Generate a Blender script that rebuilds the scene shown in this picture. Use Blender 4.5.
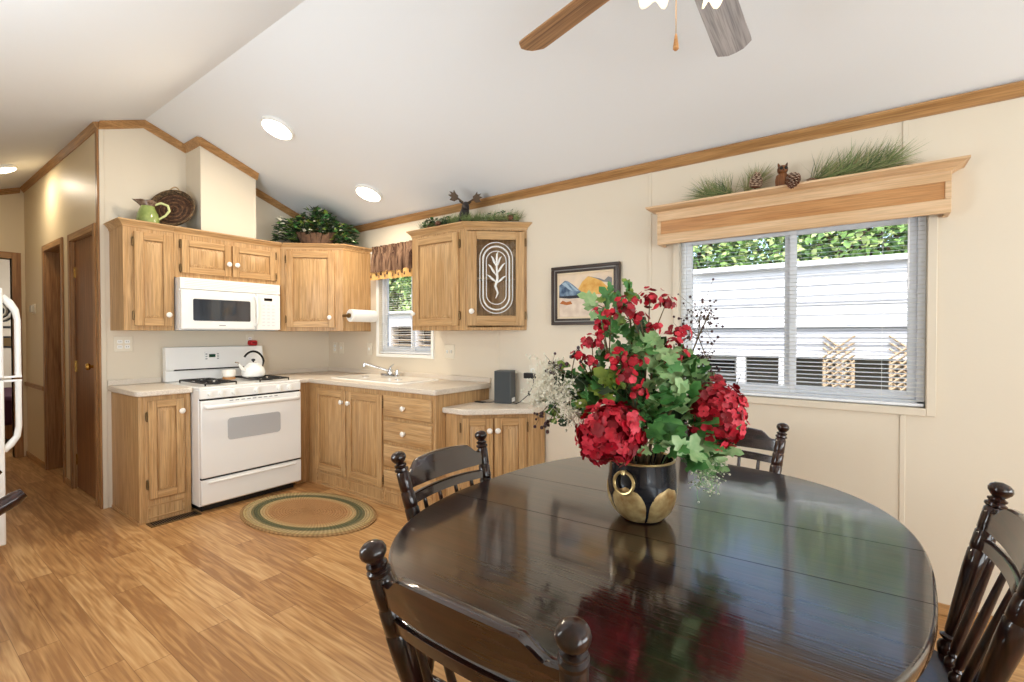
import bpy, math, random
from mathutils import Vector, Matrix
SC = bpy.context.scene
COL = SC.collection
PI = math.pi
for _o in list(bpy.data.objects):
    bpy.data.objects.remove(_o)

# ------------------------------------------------------------------ camera
YAW, PITCH, ROLL = math.radians(36.1006), math.radians(0.7973), math.radians(-0.0536)
F = Vector((-math.sin(YAW) * math.cos(PITCH), math.cos(YAW) * math.cos(PITCH), -math.sin(PITCH)))
Rt = Vector((math.cos(YAW), math.sin(YAW), 0))
Up = Rt.cross(F)
Rt, Up = Rt * math.cos(ROLL) + Up * math.sin(ROLL), Up * math.cos(ROLL) - Rt * math.sin(ROLL)
EYE = Vector((0, 0, 1.3192))
cd = bpy.data.cameras.new('camera')
cam = bpy.data.objects.new('camera', cd)
COL.objects.link(cam)
cd.sensor_width = 36
cd.lens = 478.04 / 1024 * 36
cd.clip_start = 0.02
m4 = Matrix((Rt, Up, -F)).transposed().to_4x4()
m4.translation = EYE
cam.matrix_world = m4
SC.camera = cam

# ------------------------------------------------------------------ world, sun, exposure
SC.view_settings.view_transform = 'Standard'
SC.view_settings.look = 'None'
SC.view_settings.exposure = 0.12
SC.view_settings.gamma = 1.0
SC.view_settings.use_curve_mapping = False
wd = bpy.data.worlds.new('sky')
SC.world = wd
wd.use_nodes = True
nt = wd.node_tree
sky = nt.nodes.new('ShaderNodeTexSky')
sky.sky_type = 'NISHITA'
sky.sun_disc = False
sky.sun_elevation = math.radians(52)
sky.sun_rotation = math.radians(150)
sky.air_density = 1.2
sky.dust_density = 3.0
nt.links.new(sky.outputs[0], nt.nodes['Background'].inputs[0])
nt.nodes['Background'].inputs[1].default_value = 0.44

def lamp(name, kind, loc, energy, color=(1, 1, 1), direction=None, **kw):
    ld = bpy.data.lights.new(name, kind)
    ld.energy = energy
    ld.color = color
    for k, v in kw.items():
        setattr(ld, k, v)
    o = bpy.data.objects.new(name, ld)
    COL.objects.link(o)
    o.location = loc
    if direction is not None:
        o.rotation_euler = Vector(direction).to_track_quat('-Z', 'Y').to_euler()
    return o

lamp('sun', 'SUN', (0, -5, 9), 2.9, (1, 0.98, 0.95), (0.25, 0.8, -1.0), angle=0.03)
# fill lights added in front of solid walls, standing in for unseen windows
lamp('daylight_end_window', 'AREA', (3.36, 1.45, 1.45), 95, (0.86, 0.945, 1.0), (-1, 0, 0.14), shape='RECTANGLE', size=2.5, size_y=1.5)
lamp('daylight_side_window', 'AREA', (1.75, -0.21, 1.35), 52, (0.86, 0.945, 1.0), (-0.15, 1, 0.2), shape='RECTANGLE', size=2.0, size_y=1.5)
lamp('daylight_kitchen_side_window', 'AREA', (-2.45, -0.21, 1.5), 62, (0.86, 0.945, 1.0), (-0.2, 1, 0.15), shape='RECTANGLE', size=1.7, size_y=1.2)

lamp('daylight_bedroom_window', 'AREA', (-8.5, 1.93, 1.5), 22, (1.0, 0.97, 0.93), (0, -1, 0), shape='RECTANGLE', size=1.2, size_y=1.0)  # unseen fill light added to brighten the bedroom, no window built here

SC.cycles.use_denoising = True
SC.cycles.max_bounces = 10
SC.cycles.diffuse_bounces = 6
SC.cycles.sample_clamp_indirect = 6.0
SC.cycles.caustics_reflective = False
SC.cycles.caustics_refractive = False

# ------------------------------------------------------------------ materials
MATS = {}
def srgb(r, g, b):
    f = lambda c: (c / 255) / 12.92 if c / 255 <= 0.04045 else ((c / 255 + 0.055) / 1.055) ** 2.4
    return (f(r), f(g), f(b), 1)

def mat(name, rgb, rough=0.5, metal=0.0, spec=0.5, emit=None, estr=0, trans=0, ior=1.45, alpha=1, bump=None, vary=None, coat=0):
    m = bpy.data.materials.new(name)
    m.use_nodes = True
    n = m.node_tree
    b = n.nodes['Principled BSDF']
    b.inputs['Base Color'].default_value = srgb(*rgb)
    b.inputs['Roughness'].default_value = rough
    b.inputs['Metallic'].default_value = metal
    b.inputs['Specular IOR Level'].default_value = spec
    b.inputs['IOR'].default_value = ior
    b.inputs['Transmission Weight'].default_value = trans
    b.inputs['Alpha'].default_value = alpha
    b.inputs['Coat Weight'].default_value = coat
    if emit:
        b.inputs['Emission Color'].default_value = srgb(*emit)
        b.inputs['Emission Strength'].default_value = estr
    if vary or bump:
        tc = n.nodes.new('ShaderNodeTexCoord')
        no = n.nodes.new('ShaderNodeTexNoise')
        sc, amt = (vary[1], vary[2]) if vary else (bump[0], 0)
        no.inputs['Scale'].default_value = sc
        no.inputs['Detail'].default_value = 4
        n.links.new(tc.outputs['Object'], no.inputs['Vector'])
        if vary:
            r = n.nodes.new('ShaderNodeValToRGB')
            r.color_ramp.elements[0].position = 0.5 - amt
            r.color_ramp.elements[1].position = 0.5 + amt
            r.color_ramp.elements[0].color = srgb(*vary[0])
            r.color_ramp.elements[1].color = srgb(*rgb)
            n.links.new(no.outputs['Fac'], r.inputs['Fac'])
            n.links.new(r.outputs['Color'], b.inputs['Base Color'])
        if bump:
            nb = n.nodes.new('ShaderNodeTexNoise')
            nb.inputs['Scale'].default_value = bump[0]
            n.links.new(tc.outputs['Object'], nb.inputs['Vector'])
            bp = n.nodes.new('ShaderNodeBump')
            bp.inputs['Strength'].default_value = bump[1]
            bp.inputs['Distance'].default_value = 0.01
            n.links.new(nb.outputs['Fac'], bp.inputs['Height'])
            n.links.new(bp.outputs['Normal'], b.inputs['Normal'])
    MATS[name] = m
    return m

def wood(name, light, dark, axis=2, rough=0.4, fine=220, wide=9, rings=5.0, bump=0.08, spec=0.4, coat=0.0, pore=0.26, coat_rough=0.1, coat_ior=1.5, ring_amp=0.09):
    m = bpy.data.materials.new(name)
    m.use_nodes = True
    n = m.node_tree
    N, L = n.nodes.new, n.links.new
    b = n.nodes['Principled BSDF']
    b.inputs['Roughness'].default_value = rough
    b.inputs['Specular IOR Level'].default_value = spec
    b.inputs['Coat Weight'].default_value = coat
    b.inputs['Coat Roughness'].default_value = coat_rough
    b.inputs['Coat IOR'].default_value = coat_ior
    tc = N('ShaderNodeTexCoord'); oi = N('ShaderNodeObjectInfo')
    mul = N('ShaderNodeMath'); mul.operation = 'MULTIPLY'; mul.inputs[1].default_value = 13.7
    L(oi.outputs['Random'], mul.inputs[0])
    add = N('ShaderNodeVectorMath'); add.operation = 'ADD'
    L(tc.outputs['Object'], add.inputs[0]); L(mul.outputs[0], add.inputs[1])
    def noise(cross, along, detail, dist=0):
        mp = N('ShaderNodeMapping')
        s = [cross] * 3; s[axis] = along
        mp.inputs['Scale'].default_value = s
        L(add.outputs[0], mp.inputs['Vector'])
        t = N('ShaderNodeTexNoise'); t.inputs['Scale'].default_value = 1; t.inputs['Detail'].default_value = detail
        t.inputs['Distortion'].default_value = dist
        L(mp.outputs[0], t.inputs['Vector'])
        return t
    a = noise(wide, wide / 11, 2, 0.3)
    mr = N('ShaderNodeMath'); mr.operation = 'MULTIPLY'; mr.inputs[1].default_value = rings * 6.28
    L(a.outputs['Fac'], mr.inputs[0])
    sn = N('ShaderNodeMath'); sn.operation = 'SINE'; L(mr.outputs[0], sn.inputs[0])
    st = noise(wide * 7, wide / 4, 3)
    m1 = N('ShaderNodeMath'); m1.operation = 'MULTIPLY_ADD'; m1.inputs[1].default_value = ring_amp
    L(sn.outputs[0], m1.inputs[0]); L(st.outputs['Fac'], m1.inputs[2])
    rp = N('ShaderNodeValToRGB')
    rp.color_ramp.elements[0].position = 0.3; rp.color_ramp.elements[1].position = 0.68
    rp.color_ramp.elements[0].color = srgb(*dark); rp.color_ramp.elements[1].color = srgb(*light)
    L(m1.outputs[0], rp.inputs['Fac'])
    fn = noise(fine, fine / 32, 2)
    fr = N('ShaderNodeMapRange'); fr.inputs[1].default_value = 0.38; fr.inputs[2].default_value = 0.55
    fr.inputs[3].default_value = 1 - pore; fr.inputs[4].default_value = 1
    L(fn.outputs['Fac'], fr.inputs[0])
    mx = N('ShaderNodeMix'); mx.data_type = 'RGBA'; mx.blend_type = 'MULTIPLY'; mx.inputs[0].default_value = 1
    L(rp.outputs[0], mx.inputs[6]); L(fr.outputs[0], mx.inputs[7])
    L(mx.outputs[2], b.inputs['Base Color'])
    bp = N('ShaderNodeBump'); bp.inputs['Strength'].default_value = bump; bp.inputs['Distance'].default_value = 0.002
    L(fr.outputs[0], bp.inputs['Height']); L(bp.outputs[0], b.inputs['Normal'])
    if coat:
        L(bp.outputs[0], b.inputs['Coat Normal'])
    MATS[name] = m
    return m

OL, OD = (205, 167, 119), (180, 139, 91)
oakX = wood('oak_along_x', OL, OD, 0, 0.42)
oakY = wood('oak_along_y', OL, OD, 1, 0.42)
oakZ = wood('oak_along_z', OL, OD, 2, 0.42)
trimX = wood('oak_trim_x', (192, 148, 98), (162, 118, 72), 0, 0.4)
trimY = wood('oak_trim_y', (192, 148, 98), (162, 118, 72), 1, 0.4)
trimZ = wood('oak_trim_z', (180, 134, 86), (146, 102, 62), 2, 0.4)
doorw = wood('brown_door_wood', (148, 98, 54), (116, 72, 38), 2, 0.4)
palex = wood('pale_oak_along_x', (226, 194, 156), (210, 174, 132), 0, 0.45, pore=0.15)
board = wood('honey_board', (204, 154, 102), (184, 130, 80), 0, 0.4, pore=0.2)
espr = wood('espresso_wood', (48, 22, 16), (20, 10, 8), 2, 0.3, fine=160, spec=0.15, bump=0.02, coat=0.8, coat_ior=1.55, coat_rough=0.06)
esprC = wood('espresso_rail', (50, 23, 16), (22, 11, 9), 0, 0.3, fine=160, spec=0.15, bump=0.02, coat=0.9, coat_ior=1.85, coat_rough=0.06)
esprX = wood('espresso_table', (44, 22, 16), (22, 11, 9), 0, 0.3, fine=130, wide=6, rings=7, spec=0.15, bump=0.10, coat=1.0, coat_rough=0.07, pore=0.3, coat_ior=1.8)
fanw = wood('walnut_blade', (186, 142, 96), (124, 86, 54), 0, 0.45, wide=10)
fanglare = wood('glare_grey_blade', (190, 188, 190), (160, 158, 162), 0, 0.5, wide=8)  # brown blade recoloured grey, glare put into the wood colour
wall_m = mat('cream_wall', (220, 209, 190), 0.55, bump=(90, 0.03))
hall_m = mat('hall_wall_paint', (222, 204, 168), 0.45)
ceil_m = mat('white_ceiling', (232, 235, 238), 0.8, bump=(140, 0.05))
white = mat('white_enamel', (240, 240, 238), 0.22, spec=0.6)
whitem = mat('white_satin', (240, 240, 236), 0.45)
ivory = mat('ivory_plastic', (228, 220, 202), 0.4)
porc = mat('porcelain', (246, 242, 234), 0.15, spec=0.7)
lam = mat('speckled_laminate', (226, 216, 202), 0.35, vary=((206, 194, 178), 160, 0.12))
black = mat('black_iron', (24, 24, 26), 0.45)
blackg = mat('black_gloss', (16, 17, 20), 0.12, spec=0.6)
greyglass = mat('grey_oven_glass', (186, 188, 190), 0.15, spec=0.6)
display = mat('dark_green_display', (16, 58, 42), 0.2)
chrome = mat('chrome', (215, 218, 222), 0.14, metal=1)
brass = mat('brass', (205, 160, 80), 0.25, metal=1)
bronze = mat('antique_bronze', (120, 98, 66), 0.4, metal=0.8)
greyline = mat('grey_print', (150, 152, 156), 0.5)
dark = mat('dark_gap', (34, 30, 28), 0.7)
def thin_glass(name, ior, rough):
    m = bpy.data.materials.new(name); m.use_nodes = True
    n = m.node_tree; n.nodes.remove(n.nodes['Principled BSDF'])
    t = n.nodes.new('ShaderNodeBsdfTransparent'); g = n.nodes.new('ShaderNodeBsdfGlossy'); g.inputs['Roughness'].default_value = rough
    f = n.nodes.new('ShaderNodeFresnel'); f.inputs['IOR'].default_value = ior; x = n.nodes.new('ShaderNodeMixShader')
    n.links.new(f.outputs[0], x.inputs[0]); n.links.new(t.outputs[0], x.inputs[1]); n.links.new(g.outputs[0], x.inputs[2])
    n.links.new(x.outputs[0], n.nodes['Material Output'].inputs['Surface'])
    return m
glass = thin_glass('clear_glass', 1.2, 0.0)
bulb = mat('lit_diffuser', (255, 250, 240), 0.5, emit=(255, 246, 228), estr=9)
fanglass = mat('lit_flower_glass', (255, 246, 228), 0.3, emit=(255, 238, 205), estr=0.85)
redp = mat('red_plastic', (190, 22, 30), 0.3)
vinyl = mat('white_vinyl', (238, 240, 244), 0.35)
slatm = mat('white_slat', (236, 236, 234), 0.4)
speakerm = mat('charcoal_slate', (80, 84, 86), 0.5)
paper = mat('white_paper', (246, 246, 244), 0.9)
leafA = mat('leaf_green', (88, 146, 76), 0.5, vary=((52, 106, 52), 30, 0.2))
leafB = mat('leaf_pale', (164, 190, 138), 0.5, vary=((110, 156, 96), 30, 0.2))
leafC = mat('leaf_dark', (60, 84, 50), 0.5, vary=((34, 50, 34), 30, 0.2))
leafD = mat('leaf_lime', (146, 164, 70), 0.5, vary=((92, 128, 54), 30, 0.2))
stemm = mat('stem_brown', (92, 76, 48), 0.7)
redA = mat('petal_red', (204, 22, 48), 0.5, vary=((140, 8, 26), 40, 0.2))
redB = mat('petal_rose', (232, 66, 86), 0.5, vary=((180, 20, 40), 40, 0.2))
redC = mat('petal_crimson', (128, 6, 24), 0.5)
filler = mat('white_filler', (226, 222, 204), 0.6)
berry = mat('dark_berry', (60, 28, 34), 0.35)
pineA = mat('pine_green', (136, 152, 96), 0.6)
pineB = mat('pine_olive', (172, 166, 122), 0.6)
pineC = mat('pine_dark', (84, 106, 66), 0.6)
cone = mat('pine_cone', (128, 84, 62), 0.7, vary=((86, 52, 40), 60, 0.2))
conetip = mat('pine_cone_tip', (196, 170, 146), 0.7)

def setm(o, key, val):
    o[key] = val

# ------------------------------------------------------------------ mesh builder
class MB:
    def __init__(s):
        s.v = []; s.f = []; s.m = []; s.s = []
    def add(s, vs, fs, mi=0, sm=False, M=None):
        k = len(s.v)
        if M is not None:
            vs = [M @ Vector(v) for v in vs]
        s.v += [tuple(v) for v in vs]
        for f in fs:
            s.f.append(tuple(i + k for i in f)); s.m.append(mi); s.s.append(sm)
        return s
    def box(s, x0, x1, y0, y1, z0, z1, mi=0, M=None):
        x0, x1 = sorted((x0, x1)); y0, y1 = sorted((y0, y1)); z0, z1 = sorted((z0, z1))
        v = [(x, y, z) for z in (z0, z1) for y in (y0, y1) for x in (x0, x1)]
        return s.add(v, [(0, 2, 3, 1), (4, 5, 7, 6), (0, 1, 5, 4), (2, 6, 7, 3), (0, 4, 6, 2), (1, 3, 7, 5)], mi, False, M)
    def loft(s, A, B, mi=0, caps=True, sm=False, M=None):
        n = len(A)
        fs = [(i, (i + 1) % n, n + (i + 1) % n, n + i) for i in range(n)]
        if caps:
            fs += [tuple(range(n))[::-1], tuple(range(n, 2 * n))]
        return s.add(list(A) + list(B), fs, mi, sm, M)
    def prism(s, poly, z0, z1, mi=0, M=None):
        return s.loft([(x, y, z0) for x, y in poly], [(x, y, z1) for x, y in poly], mi, True, False, M)
    def extr(s, poly, y0, y1, mi=0, M=None):      # polygon in x-z, extruded along y
        return s.loft([(x, y1, z) for x, z in poly], [(x, y0, z) for x, z in poly], mi, True, False, M)
    def lathe(s, prof, n=20, mi=0, M=None, sm=True, c=(0, 0, 0), a0=0, a1=2 * PI):
        full = abs(a1 - a0 - 2 * PI) < 1e-6
        cols = n if full else n + 1
        vs = []
        for r, z in prof:
            for i in range(cols):
                a = a0 + (a1 - a0) * i / n
                vs.append((c[0] + r * math.cos(a), c[1] + r * math.sin(a), c[2] + z))
        fs = []
        for j in range(len(prof) - 1):
            for i in range(n):
                k = (i + 1) % cols if full else i + 1
                fs.append((j * cols + i, j * cols + k, (j + 1) * cols + k, (j + 1) * cols + i))
        if full:
            if prof[0][0] > 1e-5: fs.append(tuple(range(cols))[::-1])
            if prof[-1][0] > 1e-5: fs.append(tuple(range((len(prof) - 1) * cols, len(prof) * cols)))
        return s.add(vs, fs, mi, sm, M)
    def tube(s, pts, rad, n=8, mi=0, closed=False, M=None, sm=True, flat=1.0):
        pts = [Vector(p) for p in pts]
        k = len(pts)
        if not isinstance(rad, (list, tuple)): rad = [rad] * k
        vs = []; up = None
        for i, p in enumerate(pts):
            if closed: t = pts[(i + 1) % k] - pts[i - 1]
            else: t = pts[min(i + 1, k - 1)] - pts[max(i - 1, 0)]
            t.normalize()
            if up is None:
                up = Vector((0, 0, 1)) if abs(t.z) < 0.9 else Vector((1, 0, 0))
            u = (up - t * up.dot(t)).normalized(); up = u
            w = t.cross(u)
            for j in range(n):
                a = 2 * PI * j / n
                vs.append(p + (u * math.cos(a) * flat + w * math.sin(a)) * rad[i])
        fs = []
        for i in range(k if closed else k - 1):
            for j in range(n):
                a, b = i * n, ((i + 1) % k) * n
                fs.append((a + j, a + (j + 1) % n, b + (j + 1) % n, b + j))
        if not closed:
            fs += [tuple(range(n))[::-1], tuple(range((k - 1) * n, k * n))]
        return s.add(vs, fs, mi, sm, M)
    def ball(s, c, r, n=12, mi=0, sc=(1, 1, 1), M=None):
        pr = [(math.sin(PI * i / (n // 2)), -math.cos(PI * i / (n // 2))) for i in range(n // 2 + 1)]
        pr[0] = (0, -1); pr[-1] = (0, 1)
        T = Matrix.Translation(c) @ Matrix.Diagonal((r * sc[0], r * sc[1], r * sc[2], 1))
        return s.lathe(pr, n, mi, (M @ T) if M is not None else T)
    def frustum(s, P0, P1, z0, z1, mi=0, M=None):
        return s.loft([(x, y, z0) for x, y in P0], [(x, y, z1) for x, y in P1], mi, True, False, M)
    def build(s, name, mats, parent=None, bevel=0, seg=2, loc=None, rot=0, ang=40, sub=0):
        me = bpy.data.meshes.new(name)
        me.from_pydata(s.v, [], s.f)
        if not isinstance(mats, (list, tuple)): mats = [mats]
        for m in mats: me.materials.append(m)
        me.polygons.foreach_set('material_index', s.m)
        me.polygons.foreach_set('use_smooth', [bool(x) or bevel > 0 for x in s.s])
        me.update()
        try: me.set_sharp_from_angle(angle=math.radians(ang))
        except Exception: pass
        o = bpy.data.objects.new(name, me)
        COL.objects.link(o)
        if parent is not None: o.parent = parent
        if loc is not None: o.location = loc
        o.rotation_euler = (0, 0, rot)
        if bevel:
            md = o.modifiers.new('bevel', 'BEVEL'); md.width = bevel; md.segments = seg
            md.limit_method = 'ANGLE'; md.angle_limit = math.radians(35)
        if sub:
            md = o.modifiers.new('sub', 'SUBSURF'); md.levels = sub; md.render_levels = sub
        return o

def tag(o, label, cat, group=None, kind=None):
    o['label'] = label; o['category'] = cat
    if group: o['group'] = group
    if kind: o['kind'] = kind
    return o
def thing(name, label, cat, loc=(0, 0, 0), rot=0, group=None):
    o = bpy.data.objects.new(name, None)
    COL.objects.link(o); o.location = loc; o.rotation_euler = (0, 0, rot); o.empty_display_size = 0.05
    return tag(o, label, cat, group)
def struct(o, label=None, cat=None):
    o['kind'] = 'structure'
    o['label'] = label or o.name.replace('_', ' '); o['category'] = cat or o.name.split('_')[0]
    return o
def dup(root, loc=None, rot=None, label=None, group=None, scale=None):
    r = root.copy(); COL.objects.link(r)
    if loc is not None: r.location = loc
    if rot is not None: r.rotation_euler = (0, 0, rot)
    if scale is not None: r.scale = (scale,) * 3
    if label: r['label'] = label
    if group: r['group'] = group
    for ch in list(root.children):
        c = ch.copy(); COL.objects.link(c); c.parent = r
        for g in list(ch.children):
            d = g.copy(); COL.objects.link(d); d.parent = c
    return r
def align(p, d):                                   # matrix taking z to direction d, at p
    q = Vector(d).normalized().to_track_quat('Z', 'Y').to_matrix().to_4x4()
    q.translation = Vector(p)
    return q
def arc(c, r, a0, a1, n, plane='xz'):
    out = []
    for i in range(n + 1):
        a = a0 + (a1 - a0) * i / n
        x, y = r * math.cos(a), r * math.sin(a)
        out.append({'xz': (c[0] + x, c[1], c[2] + y), 'xy': (c[0] + x, c[1] + y, c[2]), 'yz': (c[0], c[1] + x, c[2] + y)}[plane])
    return out
def inset(poly, offs):                             # move each edge of a convex CCW polygon outwards
    n = len(poly); lines = []
    for i in range(n):
        p = Vector(poly[i]); q = Vector(poly[(i + 1) % n]); d = (q - p).normalized()
        nn = Vector((d.y, -d.x)); lines.append((p + nn * offs[i], d))
    out = []
    for i in range(n):
        p, d = lines[i - 1]; q, e = lines[i]
        den = d.x * e.y - d.y * e.x
        w = q - p
        t = (w.x * e.y - w.y * e.x) / den
        out.append(tuple(p + d * t))
    return out

# ------------------------------------------------------------------ the room
XS, YW, YO, XN = -4.6245, 2.9915, -0.2575, 3.4      # stove wall, window wall, opposite wall, near end wall
RY, RZ, SL = 1.367, 3.022, 0.379                     # ridge and slope
YH, XE = 1.086, -7.33                                # hall wall, hall end wall
def cz(y): return RZ - SL * abs(y - RY)

# floor: laminate planks along x
fm = bpy.data.materials.new('laminate_planks'); fm.use_nodes = True
n = fm.node_tree; N, L = n.nodes.new, n.links.new
b = n.nodes['Principled BSDF']; b.inputs['Roughness'].default_value = 0.36; b.inputs['Specular IOR Level'].default_value = 0.4
def mth(op, a, bb=None, c=None):
    k = N('ShaderNodeMath'); k.operation = op
    for i, x in enumerate((a, bb, c)):
        if x is None: continue
        if isinstance(x, (int, float)): k.inputs[i].default_value = x
        else: L(x, k.inputs[i])
    return k.outputs[0]
tc = N('ShaderNodeTexCoord'); sp = N('ShaderNodeSeparateXYZ'); L(tc.outputs['Object'], sp.inputs[0])
X, Y = sp.outputs[0], sp.outputs[1]
rowv = mth('DIVIDE', Y, 0.125); row = mth('FLOOR', rowv)
wn = N('ShaderNodeTexWhiteNoise'); wn.noise_dimensions = '1D'; L(row, wn.inputs['W'])
colv = mth('DIVIDE', mth('ADD', X, mth('MULTIPLY', wn.outputs['Value'], 2.0)), 1.2); colf = mth('FLOOR', colv)
cmb = N('ShaderNodeCombineXYZ'); L(row, cmb.inputs[0]); L(colf, cmb.inputs[1])
wn2 = N('ShaderNodeTexWhiteNoise'); wn2.noise_dimensions = '2D'; L(cmb.outputs[0], wn2.inputs['Vector'])
pid = wn2.outputs['Value']
v2 = N('ShaderNodeCombineXYZ'); L(mth('ADD', mth('MULTIPLY', X, 1.3), mth('MULTIPLY', pid, 31)), v2.inputs[0])
L(mth('MULTIPLY', Y, 13), v2.inputs[1]); L(mth('MULTIPLY', pid, 17), v2.inputs[2])
na = N('ShaderNodeTexNoise'); na.inputs['Scale'].default_value = 1; na.inputs['Detail'].default_value = 2; na.inputs['Distortion'].default_value = 0.5
L(v2.outputs[0], na.inputs['Vector'])
ring = mth('SINE', mth('MULTIPLY', na.outputs['Fac'], 34))
v3 = N('ShaderNodeCombineXYZ'); L(mth('MULTIPLY', X, 3.5), v3.inputs[0]); L(mth('MULTIPLY', Y, 85), v3.inputs[1]); L(pid, v3.inputs[2])
nb_ = N('ShaderNodeTexNoise'); nb_.inputs['Scale'].default_value = 1; nb_.inputs['Detail'].default_value = 3
L(v3.outputs[0], nb_.inputs['Vector'])
val = mth('ADD', mth('ADD', mth('MULTIPLY', ring, 0.10), mth('MULTIPLY', nb_.outputs['Fac'], 0.72)), mth('MULTIPLY', pid, 0.30))
rp = N('ShaderNodeValToRGB'); e = rp.color_ramp.elements
e[0].position = 0.3; e[0].color = srgb(150, 106, 64); e[1].position = 0.82; e[1].color = srgb(206, 166, 116)
k = e.new(0.55); k.color = srgb(182, 137, 87)
L(val, rp.inputs['Fac'])
fr_ = mth('FRACT', rowv); gap = mth('LESS_THAN', fr_, 0.018); gap2 = mth('LESS_THAN', mth('FRACT', colv), 0.003)
mx = N('ShaderNodeMix'); mx.data_type = 'RGBA'; L(mth('MULTIPLY', mth('MAXIMUM', gap, gap2), 0.55), mx.inputs[0])
L(rp.outputs[0], mx.inputs[6]); mx.inputs[7].default_value = srgb(92, 54, 26)
L(mx.outputs[2], b.inputs['Base Color'])
struct(MB().box(-10.5, XN + 0.1, YO - 0.1, YW + 0.1, -0.06, 0).build('floor', fm), 'honey laminate plank floor')

# ceiling: one vaulted slab
P = [(YO - 0.1, cz(YO - 0.1)), (RY, RZ), (YW + 0.1, cz(YW + 0.1)), (YW + 0.1, cz(YW + 0.1) + 0.08), (RY, RZ + 0.08), (YO - 0.1, cz(YO - 0.1) + 0.08)]
mb = MB(); mb.loft([(-10.5, y, z) for y, z in P], [(XN + 0.1, y, z) for y, z in P])
struct(mb.build('ceiling', ceil_m), 'white vaulted ceiling')

# window wall with two openings
KW = (-3.775, -3.055, 1.135, 1.93)                  # kitchen window opening
BW = (-0.905, 0.252, 0.965, 1.93)                   # big window opening
T = 0.10
mb = MB()
top = cz(YW)
for x0, x1, z0, z1 in ((-10.5, KW[0], 0, top), (KW[0], KW[1], 0, KW[2]), (KW[0], KW[1], KW[3], top), (KW[1], BW[0], 0, top),
                       (BW[0], BW[1], 0, BW[2]), (BW[0], BW[1], BW[3], top), (BW[1], XN, 0, top)):
    mb.box(x0, x1, YW, YW + T, z0, z1)
struct(mb.build('wall_right', wall_m), 'cream panelled wall with the two windows')
def gable(x0, x1, y0, y1, name, m, label, zlow=0):
    ys = [y0] + ([RY] if y0 < RY < y1 else []) + [y1]
    pol = [(y0, zlow)] + [(y1, zlow)] + [(y, cz(y)) for y in ys[::-1]]
    mb = MB(); mb.loft([(x0, y, z) for y, z in pol], [(x1, y, z) for y, z in pol])
    return struct(mb.build(name, m), label)
gable(XS - 0.1, XS, YH, YW, 'wall_left', wall_m, 'cream wall behind the range')
# hall wall with two door openings
D1 = (-5.44, -4.765, 2.115); D2 = (-6.40, -5.745, 2.125)
mb = MB(); hz = cz(YH)
for x0, x1, z0, z1 in ((XE, D2[0], 0, hz), (D2[0], D2[1], D2[2], hz), (D2[1], D1[0], 0, hz), (D1[0], D1[1], D1[2], hz), (D1[1], XS - 0.1, 0, hz)):
    mb.box(x0, x1, YH, YH + 0.12, z0, z1)
struct(mb.build('wall_hall', hall_m), 'cream hallway wall')
# hall end wall with opening
mb = MB()
OP = (0.1, 0.985, 2.13)
for y0, y1, z0 in ((YO, OP[0], 0), (OP[1], YH + 0.12, 0), (OP[0], OP[1], OP[2])):
    mb.loft([(XE - 0.1, y0, z0), (XE - 0.1, y1, z0), (XE - 0.1, y1, cz(y1)), (XE - 0.1, y0, cz(y0))],
            [(XE, y0, z0), (XE, y1, z0), (XE, y1, cz(y1)), (XE, y0, cz(y0))])
struct(mb.build('wall_end', hall_m), 'cream wall at the end of the hallway')
gable(-9.7, -9.6, YO, YW, 'wall_far', wall_m, 'bedroom wall beyond the hallway')
struct(MB().box(-9.6, XE - 0.1, 2.0, 2.1, 0, cz(2.0)).build('wall_bedroom', wall_m), 'bedroom side wall')
mb = MB(); mb.box(-9.6, XN, YO - 0.1, YO, 0, cz(YO)); struct(mb.build('wall_front', wall_m), 'cream wall opposite the windows')
gable(XN, XN + 0.1, YO, YW, 'wall_near', wall_m, 'cream end wall of the living area')
# frames added around the unseen fill lights, mounted on solid wall
for i, (ax, x, a0, a1, z0, z1) in enumerate((('x', XN - 0.02, 0.2, 2.7, 0.7, 2.2), ('y', YO + 0.03, 0.75, 2.75, 0.6, 2.1), ('y', YO + 0.03, -3.3, -1.6, 0.9, 2.1))):
    mb = MB()
    bars = [(a0 - 0.06, a0, z0 - 0.06, z1 + 0.06), (a1, a1 + 0.06, z0 - 0.06, z1 + 0.06), (a0, a1, z0 - 0.06, z0), (a0, a1, z1, z1 + 0.06)]
    mid = (a0 + a1) / 2
    bars.append((mid - 0.025, mid + 0.025, z0, z1))
    for p, q, r, s_ in bars:
        if ax == 'x': mb.box(x - 0.05, x + 0.02, p, q, r, s_)
        else: mb.box(p, q, x - 0.03, x + 0.03, r, s_)
    struct(mb.build('window_%d' % (i + 3), vinyl), 'white frame added around a fill light on solid wall')

# mouldings: profile (out, up) swept between two points on a wall
def mould(mb, p, q, out, upv, prof, mi=0):
    out = Vector(out).normalized(); upv = Vector(upv).normalized()
    A = [Vector(p) + out * a + upv * c for a, c in prof]; B = [Vector(q) + out * a + upv * c for a, c in prof]
    mb.loft(A, B, mi)
CROWN = [(0, 0), (0, -0.058), (0.006, -0.058), (0.012, -0.044), (0.018, -0.04), (0.03, -0.012), (0.036, -0.008), (0.036, 0)]
e_ = 0.002
mb = MB(); mould(mb, (XS, YW, cz(YW) - e_), (XN, YW, cz(YW) - e_), (0, -1, 0), (0, 0, 1), CROWN); struct(mb.build('trim_1', trimX), 'oak crown moulding along the window wall')
mb = MB()
for y0, y1, x in ((YH, RY, XS), (RY, 1.66, XS), (2.10, YW - 0.03, XS)):
    mould(mb, (x, y0, cz(y0) - e_), (x, y1, cz(y1) - e_), (1, 0, 0), (0, 0, 1), CROWN)
struct(mb.build('trim_2', trimY), 'oak moulding up the gable of the range wall')
mb = MB(); mould(mb, (XS - 0.1, YH, hz - e_), (XE, YH, hz - e_), (0, -1, 0), (0, 0, 1), CROWN)
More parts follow.
